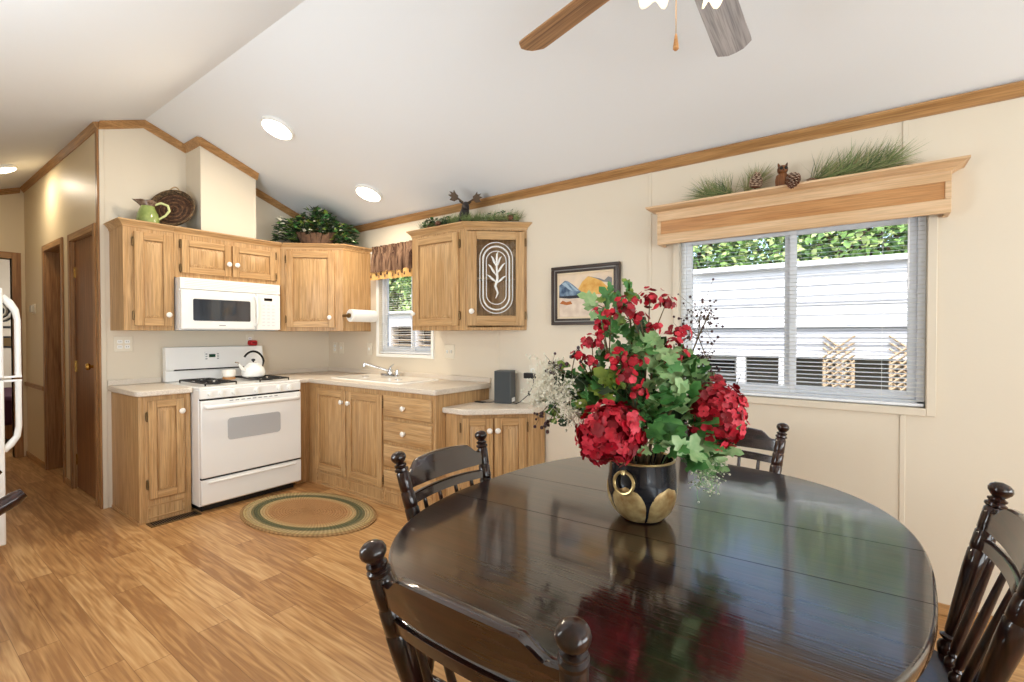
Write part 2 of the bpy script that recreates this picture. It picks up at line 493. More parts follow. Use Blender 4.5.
mould(mb, (XS, YH, hz - e_), (XS - 0.1, YH, hz - e_), (0, -1, 0), (0, 0, 1), CROWN)
struct(mb.build('trim_3', trimX), 'oak moulding along the hallway wall')
mb = MB(); mould(mb, (XE, YO, cz(YO) - e_), (XE, YH - 0.03, cz(YH - 0.03) - e_), (1, 0, 0), (0, 0, 1), CROWN); struct(mb.build('trim_4', trimY), 'oak moulding over the hall end wall')
# boxed vent chase above the cabinets
CX = -4.335
mb = MB(); c0, c1 = 1.66, 2.098
mb.loft([(XS, c0, 2.158), (XS, c1, 2.158), (XS, c1, cz(c1)), (XS, c0, cz(c0))], [(CX, c0, 2.158), (CX, c1, 2.158), (CX, c1, cz(c1)), (CX, c0, cz(c0))])
struct(mb.build('wall_chase', wall_m), 'cream boxed chase above the microwave cabinet')
mb = MB(); mould(mb, (CX, c0 - 0.01, cz(c0) - e_), (CX, c1 + 0.012, cz(c1) - e_), (1, 0, 0), (0, 0, 1), CROWN)
mould(mb, (XS + 0.03, c0, cz(c0) - e_), (CX + 0.02, c0, cz(c0) - e_), (0, -1, 0), (0, 0, 1), CROWN)
struct(mb.build('trim_5', trimY), 'oak moulding around the chase')
# wall battens, corner and base trims
mb = MB()
for x in (-2.318, -1.09, 0.168, 1.4, 2.6):
    for z0, z1 in (((0.05, BW[2] - 0.04), (BW[3] + 0.04, top - 0.06)) if BW[0] - 0.05 < x < BW[1] + 0.05 else ((0.05, top - 0.06),)):
        mb.box(x - 0.011, x + 0.011, YW - 0.005, YW, z0, z1)
struct(mb.build('trim_6', wall_m, bevel=0.002), 'cream batten strips over the wall panel joints')
mb = MB(); mb.box(XS - 0.045, XS + 0.004, YH - 0.012, YH, 0, hz - 0.06); mb.box(XS, XS + 0.006, YH, YH + 0.03, 0, hz - 0.05, 1)
struct(mb.build('trim_7', [trimZ, wall_m], bevel=0.002), 'wood corner strip where the hall starts')
mb = MB(); mb.box(-1.83, XN, YW - 0.012, YW, 0, 0.055); struct(mb.build('baseboard_right', trimX, bevel=0.003), 'oak baseboard under the windows')
mb = MB(); mb.box(-9.6, XN, YO, YO + 0.012, 0, 0.055); struct(mb.build('baseboard_front', trimX, bevel=0.003), 'oak baseboard')
mb = MB(); mb.box(XE, D2[0] - 0.07, YH - 0.012, YH, 0, 0.055); mb.box(XE, D2[0] - 0.07, YH - 0.018, YH, 0.77, 0.81)
mb.box(D2[1] + 0.06, D1[0] - 0.06, YH - 0.012, YH, 0, 0.055)
struct(mb.build('trim_8', trimX, bevel=0.003), 'oak chair rail and base trim in the hall')

# hall doors
def hall_door(nm, D, depth, label, knob, hinge=True):
    x0, x1, h = D
    mb = MB(); mb.box(x0 + 0.004, x1 - 0.004, YH + depth, YH + depth + 0.035, 0.012, h - 0.004)
    d = mb.build(nm, doorw); struct(d, label, 'door')
    mb = MB(); w = 0.055
    mb.box(x0 - w, x0, YH - 0.014, YH, 0, h + w); mb.box(x1, x1 + w, YH - 0.014, YH, 0, h + w); mb.box(x0, x1, YH - 0.014, YH, h, h + w, 1)
    mb.box(x0 - 0.001, x0 + 0.003, YH, YH + depth, 0, h); mb.box(x1 - 0.003, x1 + 0.001, YH, YH + depth, 0, h); mb.box(x0, x1, YH, YH + depth, h - 0.003, h, 1)
    mb.build('door_casing', [trimZ, trimX], d, bevel=0.003)
    kb = MB()
    Mk = align((knob, YH + depth, 1.07), (0, -1, 0))
    kb.lathe([(0.028, 0), (0.028, 0.006), (0.012, 0.01), (0.011, 0.028), (0.024, 0.036), (0.028, 0.048), (0.022, 0.06), (0, 0.063)], 18, 0, Mk)
    kb.build('door_knob', brass, d)
    if hinge:
        for z in (0.25, 1.05, 1.85):
            hb = MB(); hb.box(x0 + 0.002, x0 + 0.012, YH + depth - 0.008, YH + depth, z - 0.045, z + 0.045); hb.build('door_hinge', brass, d)
    return d
hall_door('door_1', D1, 0.02, 'brown flush door with a brass knob beside the kitchen', -4.86)
hall_door('door_2', D2, 0.11, 'deep set brown door farther down the hall', -5.83, False)
mb = MB(); w = 0.07
mb.box(XE - 0.1, XE + 0.014, OP[1], OP[1] + w, 0, OP[2] + w); mb.box(XE - 0.1, XE + 0.014, OP[0] - w, OP[0], 0, OP[2] + w); mb.box(XE - 0.1, XE + 0.014, OP[0], OP[1], OP[2], OP[2] + w, 1)
struct(mb.build('trim_9', [trimZ, trimY], bevel=0.003), 'oak casing of the bedroom opening')

# ------------------------------------------------------------------ windows
def window(nm, O, casing, label, sill_drop, meeting):
    x0, x1, z0, z1 = O
    mb = MB(); c = casing
    mb.box(x0 - c, x0, YW - 0.016, YW, z0 - c, z1 + c); mb.box(x1, x1 + c, YW - 0.016, YW, z0 - c, z1 + c)
    mb.box(x0, x1, YW - 0.016, YW, z0 - c, z0); mb.box(x0, x1, YW - 0.016, YW, z1, z1 + c)
    root = mb.build(nm, whitem if casing < 0.035 else MATS['cream_wall'], bevel=0.003); struct(root, label, 'window')
    mb = MB(); y0, y1 = YW + 0.035, YW + T - 0.005; f = 0.032
    for a, bb, cc, d in ((x0, x0 + f, z0, z1), (x1 - f, x1, z0, z1), (x0, x1, z0, z0 + f), (x0, x1, z1 - f, z1)):
        mb.box(a, bb, y0, y1, cc, d)
    mb.build('window_frame', vinyl, root, bevel=0.003)
    xm = meeting
    for i, (a, bb, yy) in enumerate(((x0 + f, xm + 0.03, 0), (xm - 0.03, x1 - f, 0.022))):
        s = MB(); g = 0.034
        ya, yb = y0 + 0.006 + yy, y0 + 0.026 + yy
        for p, q, r, t in ((a, a + g, z0 + f, z1 - f), (bb - g, bb, z0 + f, z1 - f), (a + g, bb - g, z0 + f, z0 + f + g), (a + g, bb - g, z1 - f - g, z1 - f)):
            s.box(p, q, ya, yb, r, t)
        so = s.build('sash', vinyl, root, bevel=0.003)
        gl = MB(); gl.box(a + g - 0.004, bb - g + 0.004, ya + 0.008, ya + 0.012, z0 + f + g - 0.004, z1 - f - g + 0.004)
        gl.build('pane', glass, so)
    return root
window('window_1', BW, 0.036, 'wide sliding window behind the dining table', 0, -0.315)
window('window_2', KW, 0.03, 'small window over the kitchen sink', 0, -3.36)

def blind(label, O, ztop, rod, pitch=0.0215, tilt=10):
    x0, x1, z0, z1 = O
    yb = YW + 0.016
    root = thing('mini_blind', label, 'blind', ((x0 + x1) / 2, yb, z0))
    w = (x1 - x0) / 2 - 0.006
    mb = MB(); mb.box(-w, w, -0.0125, 0.0125, ztop - z0 - 0.026, ztop - z0 - 0.001); mb.build('headrail', vinyl, root, bevel=0.002)
    mb = MB(); mb.box(-w, w, -0.012, 0.012, 0.006, 0.02); mb.build('bottom_rail', vinyl, root, bevel=0.003)
    mb = MB(); z = 0.032
    ct, st_ = math.cos(math.radians(tilt)), math.sin(math.radians(tilt))
    while z < ztop - z0 - 0.03:
        A = []
        for t, h in ((-0.0118, 0), (-0.004, 0.0016), (0.004, 0.0016), (0.0118, 0), (0.004, 0.0010), (-0.004, 0.0010)):
            A.append((t * ct - h * st_, z + h * ct + t * st_))
        mb.loft([(-w, y, zz) for y, zz in A], [(w, y, zz) for y, zz in A])
        z += pitch
    mb.build('slats', slatm, root)
    for x in (-w * 0.72, w * 0.72):
        mb = MB(); mb.tube([(x, -0.0128, 0.015), (x, -0.0128, ztop - z0 - 0.02)], 0.0008, 4); mb.build('ladder_cord', whitem, root)
    mb = MB(); mb.tube([(rod, -0.017, ztop - z0 - 0.03), (rod, -0.017, ztop - z0 - rod_len)], 0.004, 6); mb.build('tilt_wand', vinyl, root)
    return root
rod_len = 0.40
blind('white slatted blind in the wide window behind the dining table', (BW[0], BW[1], BW[2], BW[3]), BW[3], 0.51)
rod_len = 0.5
blind('white slatted blind in the small window over the sink', (KW[0], KW[1], KW[2], KW[3]), KW[3], -0.30)

# ------------------------------------------------------------------ cabinets
def knob_mb(p, d, r=0.0205):
    mb = MB(); M = align(p, d)
    mb.lathe([(0.013, 0), (0.0135, 0.003), (0.008, 0.005), (0.008, 0.012), (r * 0.85, 0.017), (r, 0.022), (r * 0.8, 0.028), (r * 0.45, 0.031), (0, 0.032)], 16, 0, M)
    mb.lathe([(0.0135, 0), (0.0135, 0.002), (0, 0.0022)], 16, 1, M)
    return mb
def panel_door(parent, x0, x1, z0, z1, knob=None, hinge=None, y=0.0, name='door', rail=0.058, th=0.02, flat=False, hpos=None, wood_v=None, wood_h=None):
    wv, wh = wood_v or oakZ, wood_h or oakX
    mb = MB(); yf = y - th
    r = min(rail, (x1 - x0) * 0.24, (z1 - z0) * 0.3)
    if flat:
        mb.frustum([(x0, -z1), (x1, -z1), (x1, -z0), (x0, -z0)], [(x0 + 0.012, -z1 + 0.012), (x1 - 0.012, -z1 + 0.012), (x1 - 0.012, -z0 - 0.012), (x0 + 0.012, -z0 - 0.012)],
                   th - 0.008, th, 0, Matrix(((1, 0, 0, 0), (0, 0, -1, y), (0, -1, 0, 0), (0, 0, 0, 1))))
        mb.box(x0, x1, y - th + 0.008, y, z0, z1, 1)
        mats = [wh, wh]
    else:
        b_ = 0.007
        mb.box(x0, x0 + r, yf, y, z0, z1); mb.box(x1 - r, x1, yf, y, z0, z1)
        mb.box(x0 + r, x1 - r, yf, y, z0, z0 + r, 1); mb.box(x0 + r, x1 - r, yf, y, z1 - r, z1, 1)
        a0, a1, c0_, c1_ = x0 + r, x1 - r, z0 + r, z1 - r
        mb.box(a0, a1, yf + 0.013, y, c0_, c1_)
        g, g2 = 0.006, min(0.03, (a1 - a0) * 0.28, (c1_ - c0_) * 0.28)
        A = [(a0 + g, yf + 0.013, c0_ + g), (a1 - g, yf + 0.013, c0_ + g), (a1 - g, yf + 0.013, c1_ - g), (a0 + g, yf + 0.013, c1_ - g)]
        B = [(a0 + g2, yf + 0.002, c0_ + g2), (a1 - g2, yf + 0.002, c0_ + g2), (a1 - g2, yf + 0.002, c1_ - g2), (a0 + g2, yf + 0.002, c1_ - g2)]
        mb.loft(A, B, 0)
        mats = [wv, wh]
    d = mb.build(name, mats, parent, bevel=0.0035)
    if knob:
        k = knob_mb((knob[0], yf, knob[1]), (0, -1, 0)).build('knob', [porc, bronze], d)
        k['label'] = 'round white porcelain knob'
    if hinge is not None:
        hx, zs = hinge
        for z in zs:
            h = MB(); h.box(hx - 0.005, hx + 0.005, y - 0.006, y - 0.0005, z - 0.028, z + 0.028)
            h.tube([(hx, y - 0.012, z - 0.02), (hx, y - 0.012, z + 0.02)], 0.005, 8)
            for s_ in (-1, 1): h.ball((hx, y - 0.010, z + s_ * 0.03), 0.006, 8)
            h.build('hinge', bronze, parent)
    return d
def cab_body(root, poly, z0, z1, crown_edges=None, mats=None, name='body'):
    """poly CCW local; body prism; crown flare on the listed edges"""
    mb = MB(); mb.prism(poly, z0, z1)
    o = mb.build(name, mats or oakZ, root, bevel=0.002)
    if crown_edges is not None:
        k = len(poly)
        off = lambda a: [a if i in crown_edges else 0.0 for i in range(k)]
        c = MB()
        h = 0.052
        c.frustum(inset(poly, off(0.004)), inset(poly, off(0.006)), z1 - h, z1 - h * 0.72)
        c.frustum(inset(poly, off(0.006)), inset(poly, off(0.028)), z1 - h * 0.72, z1 - h * 0.2)
        c.frustum(inset(poly, off(0.033)), inset(poly, off(0.033)), z1 - h * 0.2, z1)
        c.build('crown_moulding', oakX, root)
    return o
HB, HT = 1.351, 2.158
UX = -4.311
# upper: single door left of microwave
c = thing('wall_cabinet', 'oak upper cabinet with one narrow tall door left of the microwave', 'cabinet', (UX, 1.141, HB), PI / 2)
w = 1.458 - 1.141; dd = 0.3125
cab_body(c, [(0, 0), (w, 0), (w, dd), (0, dd)], 0, HT - HB, {0, 3})
panel_door(c, 0.062, 0.300, 0.034, 0.728, (0.271, 0.12), (0.055, (0.11, 0.65)))
# upper: double door over microwave
c = thing('wall_cabinet', 'short oak two-door cabinet directly above the microwave', 'cabinet', (UX, 1.459, HB), PI / 2)
w = 2.302 - 1.459
cab_body(c, [(0, 0), (w, 0), (w, dd), (0, dd)], 0.416, HT - HB, {0})
panel_door(c, 0.048, 0.410, 0.455, 0.717, (0.388, 0.556), (0.040, (0.49, 0.68)), rail=0.05)
panel_door(c, 0.424, 0.790, 0.455, 0.717, (0.452, 0.556), (0.798, (0.49, 0.68)), rail=0.05)
# upper: diagonal corner
P0, P1 = Vector((-4.311, 2.303)), Vector((-3.902, 2.678))
TH = math.atan2(P1.y - P0.y, P1.x - P0.x)
def loc2(p, o, th):
    d = Vector(p) - Vector(o)
    return (d.x * math.cos(th) + d.y * math.sin(th), -d.x * math.sin(th) + d.y * math.cos(th))
c = thing('corner_wall_cabinet', 'oak corner upper cabinet with one square door under the ivy basket', 'cabinet', (P0.x, P0.y, HB), TH)
poly = [loc2(p, P0, TH) for p in ((-4.311, 2.303), (-3.902, 2.678), (-3.902, YW - 0.002), (XS + 0.002, YW - 0.002), (XS + 0.002, 2.303))]
cab_body(c, poly, 0, HT - HB, {0, 1})
panel_door(c, 0.055, 0.482, 0.034, 0.735, (0.440, 0.126), (0.046, (0.11, 0.66)))
# right upper
RX0, RX1, RYF = -2.969, -2.395, 2.686
c = thing('wall_cabinet', 'oak upper cabinet with one wide door right of the sink window', 'cabinet', (RX0, RYF, HB), 0)
w = RX1 - RX0; dd = YW - 0.002 - RYF
cab_body(c, [(0, 0), (w, 0), (w, dd), (0, dd)], 0, HT - HB, {0, 3})
panel_door(c, 0.034, 0.520, 0.034, 0.738, (0.045, 0.135), (0.530, (0.11, 0.65)))
# glass end cabinet (hollow)
G0, G1 = Vector((-2.394, 2.686)), Vector((-2.041, 2.988))
TG = math.atan2(G1.y - G0.y, G1.x - G0.x); GW = (G1 - G0).length
c = thing('glass_corner_cabinet', 'oak end cabinet with an etched glass door facing the dining table', 'cabinet', (G0.x, G0.y, HB), TG)
poly = [(0, 0), (GW, 0), loc2((-2.394, 2.988), G0, TG)]
mb = MB(); H = HT - HB
inn = inset(poly, [-0.02, -0.012, -0.012])
mb.prism(poly, 0, 0.022); mb.prism(poly, H - 0.06, H)
q = poly
for i in (1, 2):
    a, b2 = q[i], q[(i + 1) % 3]; a2, b3 = inn[i], inn[(i + 1) % 3]
    mb.prism([a, b2, b3, a2], 0.022, H - 0.06)
mb.box(0, 0.018, 0, 0.018, 0.022, H - 0.06); mb.box(GW - 0.022, GW, 0, 0.012, 0.022, H - 0.06)
mb.build('body', oakZ, c, bevel=0.0015)
mb = MB(); sp_ = inset(poly, [-0.03, -0.014, -0.014]); mb.prism(sp_, 0.385, 0.40); mb.build('shelf', oakX, c)
cm = MB(); h = 0.052
off = lambda a: [a, 0, 0]
cm.frustum(inset(poly, off(0.004)), inset(poly, off(0.006)), H - h, H - h * 0.72); cm.frustum(inset(poly, off(0.006)), inset(poly, off(0.028)), H - h * 0.72, H - h * 0.2)
cm.frustum(inset(poly, off(0.033)), inset(poly, off(0.033)), H - h * 0.2, H); cm.build('crown_moulding', oakX, c)
x0, x1, z0, z1 = 0.014, 0.446, 0.034, 0.738
gx0, gx1, gz0, gz1 = 0.088, 0.380, 0.108, 0.676
mb = MB()
mb.box(x0, gx0, -0.02, 0, z0, z1); mb.box(gx1, x1, -0.02, 0, z0, z1); mb.box(gx0, gx1, -0.02, 0, z0, gz0, 1); mb.box(gx0, gx1, -0.02, 0, gz1, z1, 1)
d = mb.build('door', [oakZ, oakX], c, bevel=0.003)
cg = thin_glass('cabinet_glass', 1.5, 0.01)
MB().box(gx0 - 0.004, gx1 + 0.004, -0.013, -0.009, gz0 - 0.004, gz1 + 0.004).build('glass_pane', cg, d)
etch = mat('etched_white', (240, 240, 236), 0.7)
mb = MB(); cx_ = (gx0 + gx1) / 2
def stadium(hw, zb, zt, wd):
    pts = arc((cx_, -0.0138, zt - hw), hw, 0, PI, 16) + arc((cx_, -0.0138, zb + hw), hw, PI, 2 * PI, 16)
    mb.tube(pts, wd, 4, 0, True, flat=1)
stadium(0.122, gz0 + 0.018, gz1 - 0.02, 0.0035); stadium(0.098, gz0 + 0.045, gz1 - 0.05, 0.006); stadium(0.074, gz0 + 0.085, gz1 - 0.085, 0.0035)
zc = (gz0 + gz1) / 2
stalk = [(cx_ - 0.005, -0.0138, gz0 + 0.13), (cx_ + 0.012, -0.0138, gz0 + 0.17), (cx_ - 0.008, -0.0138, gz0 + 0.22), (cx_ + 0.008, -0.0138, gz0 + 0.28), (cx_ + 0.002, -0.0138, gz0 + 0.36), (cx_ + 0.008, -0.0138, gz0 + 0.44)]
mb.tube(stalk, [0.003, 0.008, 0.01, 0.01, 0.008, 0.004], 5, flat=1)
for ang, l, z in ((0.9, 0.085, 0.24), (-0.9, 0.08, 0.25), (0.65, 0.10, 0.31), (-0.6, 0.095, 0.30), (0.4, 0.085, 0.36), (-0.45, 0.08, 0.37), (0.1, 0.07, 0.40)):
    a = Vector((cx_, -0.0138, gz0 + z)); dv = Vector((math.sin(ang), 0, math.cos(ang)))
    mb.tube([a, a + dv * l * 0.45, a + dv * l * 0.8 + Vector((0, 0, 0.005)), a + dv * l + Vector((0.006 * (1 if ang > 0 else -1), 0, 0.006))], [0.003, 0.009, 0.007, 0.002], 5)
mb.build('etched_pattern', etch, d)
knob_mb((0.049, -0.02, 0.140), (0, -1, 0)).build('knob', [porc, bronze], d)
for z in (0.11, 0.66):
    hm = MB(); hm.box(0.450, 0.462, -0.008, 0, z - 0.03, z + 0.03); hm.tube([(0.456, -0.011, z - 0.02), (0.456, -0.011, z + 0.02)], 0.005, 8); hm.build('hinge', bronze, c)

# base cabinets
def kick(root, x0, x1, z0=0.022, z1=0.118):
    mb = MB(); t = 0.012
    mb.box(x0, x1, -0.006, 0.002, z1 - t, z1); mb.box(x0, x1, -0.006, 0.002, z0, z0 + t)
    mb.box(x0, x0 + t, -0.006, 0.002, z0 + t, z1 - t); mb.box(x1 - t, x1, -0.006, 0.002, z0 + t, z1 - t)
    mb.build('kick_panel', oakX, root, bevel=0.0015)
BT = 0.889
c = thing('base_cabinet', 'narrow oak base cabinet with one door left of the range', 'cabinet', (-4.027, 1.141, 0), PI / 2)
cab_body(c, [(0, 0), (0.318, 0), (0.318, 0.595), (0, 0.595)], 0, BT)
panel_door(c, 0.052, 0.272, 0.162, 0.855, (0.252, 0.765), (0.044, (0.27, 0.745)), rail=0.05)
kick(c, 0.05, 0.272)
mb = MB(); mb.box(-0.006, 0, 0, 0.59, 0, 0.02); mb.build('base_trim', oakY, c)
BX, BY = -4.011, 2.391
c = thing('sink_base_cabinet', 'long oak sink base with two doors and four drawers', 'cabinet', (BX, BY, 0), 0)
poly = [(-0.61, -0.128), (0, -0.128), (0, 0), (1.602, 0), (1.602, 0.598), (-0.61, 0.598)]
cab_body(c, poly, 0, BT)
panel_door(c, 0.128, 0.572, 0.142, 0.852, (0.535, 0.757), None)
panel_door(c, 0.590, 1.036, 0.142, 0.852, (0.630, 0.757), (1.044, (0.2, 0.79)))
for z0, z1 in ((0.690, 0.855), (0.502, 0.668), (0.305, 0.480), (0.142, 0.283)):
    d = panel_door(c, 1.052, 1.575, z0, z1, (1.297, (z0 + z1) / 2), None, name='drawer', flat=True)
kick(c, 0.13, 0.570); kick(c, 0.592, 1.036); kick(c, 1.054, 1.575)
mb = MB(); mb.box(0.128, 1.602, -0.004, 0, 0, 0.016); mb.build('base_trim', oakX, c)
# low corner base
E0, E1 = Vector((-2.307, 2.490)), Vector((-1.890, 2.840))
TE = math.atan2(E1.y - E0.y, E1.x - E0.x); EW = (E1 - E0).length
c = thing('low_base_cabinet', 'low oak end cabinet with two doors set at an angle under the speaker', 'cabinet', (E0.x, E0.y, 0), TE)
poly = [loc2(p, E0, TE) for p in ((-2.307, 2.49), (-1.89, 2.84), (-1.872, YW - 0.014), (-2.407, YW - 0.014), (-2.407, 2.49))]
cab_body(c, poly, 0, 0.759)
panel_door(c, 0.040, 0.262, 0.142, 0.728, (0.238, 0.640), (0.031, (0.2, 0.66)))
panel_door(c, 0.272, 0.500, 0.142, 0.728, (0.296, 0.640), (0.509, (0.2, 0.66)))
kick(c, 0.04, 0.500)

# countertops
def round_corner(poly, idx, r, n=6):
    out = []
    for i, p in enumerate(poly):
        if i != idx: out.append(p); continue
        a, q, bq = Vector(poly[i - 1]), Vector(p), Vector(poly[(i + 1) % len(poly)])
        u, v = (a - q).normalized(), (bq - q).normalized()
        for t in range(n + 1):
            s = t / n
            pt = (q + u * r) * (1 - s) ** 2 + q * 2 * s * (1 - s) + (q + v * r) * s ** 2
            out.append(tuple(pt))
    return out
CT = 0.93
def counter(name, label, poly, z0, z1, loc, splash):
    c = thing(name, label, 'countertop', loc)
    lp = [(x - loc[0], y - loc[1]) for x, y in poly]
    mb = MB(); mb.prism(lp, z0 - loc[2], z1 - loc[2]); mb.build('top', lam, c, bevel=0.008, seg=3)
    mb = MB()
    for x0, x1, y0, y1 in splash:
        mb.box(x0 - loc[0], x1 - loc[0], y0 - loc[1], y1 - loc[1], z1 - loc[2], z1 - loc[2] + 0.042)
    if splash: mb.build('backsplash', lam, c, bevel=0.004)
    return c
counter('countertop', 'short speckled countertop left of the range', round_corner([(XS + 0.001, 1.118), (-3.985, 1.118), (-3.985, 1.4615), (XS + 0.001, 1.4615)], 1, 0.06), BT + 0.001, CT, (-4.3, 1.29, BT + 0.001),
        [(XS + 0.001, XS + 0.018, 1.118, 1.4615)])
counter('countertop', 'long speckled countertop around the white sink', round_corner([(XS + 0.001, 2.258), (-3.972, 2.258), (-3.972, 2.368), (-2.392, 2.368), (-2.385, YW - 0.001), (XS + 0.001, YW - 0.001)], 3, 0.03), BT + 0.001, CT, (-3.4, 2.68, BT + 0.001),
        [(XS + 0.001, XS + 0.018, 2.258, YW - 0.02), (XS + 0.001, -2.387, YW - 0.018, YW - 0.001)])
counter('countertop', 'low speckled counter at the end holding the charcoal speaker', round_corner([(-2.407, 2.452), (-2.205, 2.452), (-1.852, 2.79), (-1.832, YW - 0.006), (-2.407, YW - 0.006)], 1, 0.05), 0.760, 0.800, (-2.15, 2.75, 0.76), [])
# sink
c = thing('kitchen_sink', 'white double kitchen sink set into the long countertop', 'sink', (-3.34, 2.69, CT))
mb = MB()
rx, ry = 0.47, 0.225
def rrect(hx, hy, r, cx=0, cy=0, n=5):
    out = []
    for sx, sy, a in ((1, -1, -PI / 2), (1, 1, 0), (-1, 1, PI / 2), (-1, -1, PI)):
        for i in range(n + 1):
            t = a + PI / 2 * i / n
            out.append((cx + sx * (hx - r) + r * math.cos(t), cy + sy * (hy - r) + r * math.sin(t)))
    return out
out = rrect(rx, ry, 0.04)
mb.loft([(x, y, 0.001) for x, y in out], [(x * 0.985, y * 0.97, 0.012) for x, y in out], 0, False, True)
# rim faces as strips between outer ring and two basins built as shallow inset boxes
for cx0 in (-0.222, 0.222):
    bo = rrect(0.205, 0.175, 0.04, cx0, -0.02); bi = rrect(0.195, 0.165, 0.04, cx0, -0.02)
    mb.loft([(x, y, 0.0135) for x, y in bo], [(x, y, 0.0135) for x, y in bi], 0, False)
    mb.loft([(x, y, 0.0135) for x, y in bi], [(cx0 + (x - cx0) * 0.93, (y + 0.02) * 0.93 - 0.02, 0.0125) for x, y in bi], 0, False, True)
    mb.add([(cx0 + (x - cx0) * 0.93, (y + 0.02) * 0.93 - 0.02, 0.0125) for x, y in bi], [tuple(range(len(bi)))])
mb.add([(x * 0.985, y * 0.97, 0.012) for x, y in out], [tuple(range(len(out)))])
mb.build('basin', porc, c)
for cx0 in (-0.222, 0.222): mb = MB(); mb.lathe([(0.035, 0.0126), (0.035, 0.0145), (0.02, 0.0145), (0, 0.0135)], 16, 0, None, True, (cx0, -0.02, 0)); mb.build('drain', chrome, c)
c = thing('faucet', 'chrome single-lever faucet with a raised straight spout', 'faucet', (-3.46, 2.86, CT + 0.012))
mb = MB(); mb.loft([(x, y, 0) for x, y in rrect(0.12, 0.03, 0.029)], [(x * 0.94, y * 0.85, 0.02) for x, y in rrect(0.12, 0.03, 0.029)], 0, True, True); mb.build('base_plate', chrome, c, bevel=0.003)
mb = MB(); mb.lathe([(0.027, 0.02), (0.026, 0.05), (0.022, 0.062), (0, 0.066)], 20); mb.build('valve_body', chrome, c)
mb = MB(); mb.tube([(0, 0, 0.04), (-0.02, -0.04, 0.058), (-0.10, -0.20, 0.118), (-0.105, -0.21, 0.119)], [0.013, 0.012, 0.0105, 0.011], 12); mb.tube([(-0.102, -0.205, 0.118), (-0.102, -0.206, 0.095)], 0.0105, 12); mb.build('spout', chrome, c)
mb = MB(); mb.tube([(0, 0, 0.062), (0.01, 0, 0.085), (0.06, -0.01, 0.105)], [0.012, 0.009, 0.006], 10); mb.build('lever', chrome, c)
mb = MB(); mb.lathe([(0.018, 0.018), (0.017, 0.03), (0.012, 0.05), (0.014, 0.06), (0, 0.064)], 16, 0, None, True, (0.095, 0, 0)); mb.build('sprayer', chrome, c)

# ------------------------------------------------------------------ gas range
RW = 0.778
c = thing('gas_range', 'white gas range with black grates between the oak cabinets', 'range', (-3.896, 1.4665, 0), PI / 2)
mb = MB(); mb.box(0.002, RW - 0.002, 0.02, 0.70, 0.05, 0.912); mb.box(0.03, RW - 0.03, 0.06, 0.66, 0.0, 0.05, 1); mb.build('body', [white, black], c, bevel=0.004)
mb = MB(); mb.box(0, RW, -0.005, 0.66, 0.912, 0.932); mb.build('cooktop', white, c, bevel=0.006)
mb = MB(); mb.extr([(0, 0.845), (RW, 0.845), (RW, 0.912), (0, 0.912)], -0.012, 0.025); mb.build('control_panel', white, c, bevel=0.006)
for i, x in enumerate((0.065, 0.145, 0.235, 0.405, 0.585, 0.675)):
    k = MB(); M = align((x, -0.012, 0.878), (0, -1, 0)); r = 0.015 if i == 0 else 0.022
    k.lathe([(r, 0), (r, 0.004), (r * 0.8, 0.008), (r * 0.76, 0.022), (0, 0.023)], 18, 0, M); k.box(-0.005, 0.005, -r, r, 0.006, 0.03, 0, M); k.build('control_knob', whitem, c, bevel=0.0015)
mb = MB(); z0, z1 = 0.262, 0.832
wx0, wx1, wz0, wz1 = 0.185, 0.592, 0.520, 0.685
mb.box(0.004, RW - 0.004, -0.022, 0.02, z0, z1); d = mb.build('oven_door', white, c, bevel=0.008, seg=3)
mb = MB(); pl = rrect((wx1 - wx0) / 2, (wz1 - wz0) / 2, 0.025); mb.extr([(x + (wx0 + wx1) / 2, z + (wz0 + wz1) / 2) for x, z in pl], -0.0245, -0.020); mb.build('oven_window', greyglass, d)
mb = MB(); hp = [(0.03, -0.022, 0.79), (0.04, -0.045, 0.785), (0.08, -0.058, 0.785), (RW - 0.08, -0.058, 0.785), (RW - 0.04, -0.045, 0.785), (RW - 0.03, -0.022, 0.79)]
mb.tube(hp, 0.014, 10, flat=1.2); mb.build('oven_handle', white, d)
mb = MB()
for i in range(9): mb.box(0.2 + i * 0.043, 0.2 + i * 0.043 + 0.026, -0.0235, -0.021, 0.815, 0.822)
mb.build('vent_slots', greyline, d)
mb = MB(); mb.box(0.004, RW - 0.004, -0.018, 0.02, 0.066, 0.248); mb.box(0.05, RW - 0.05, -0.026, -0.016, 0.215, 0.232); mb.build('storage_drawer', white, c, bevel=0.006)
MB().box(0.008, RW - 0.008, -0.004, 0.02, 0.249, 0.261).build('drawer_gap', dark, c)
MB().box(0.008, RW - 0.008, -0.004, 0.02, 0.8325, 0.8445).build('door_gap', dark, c)
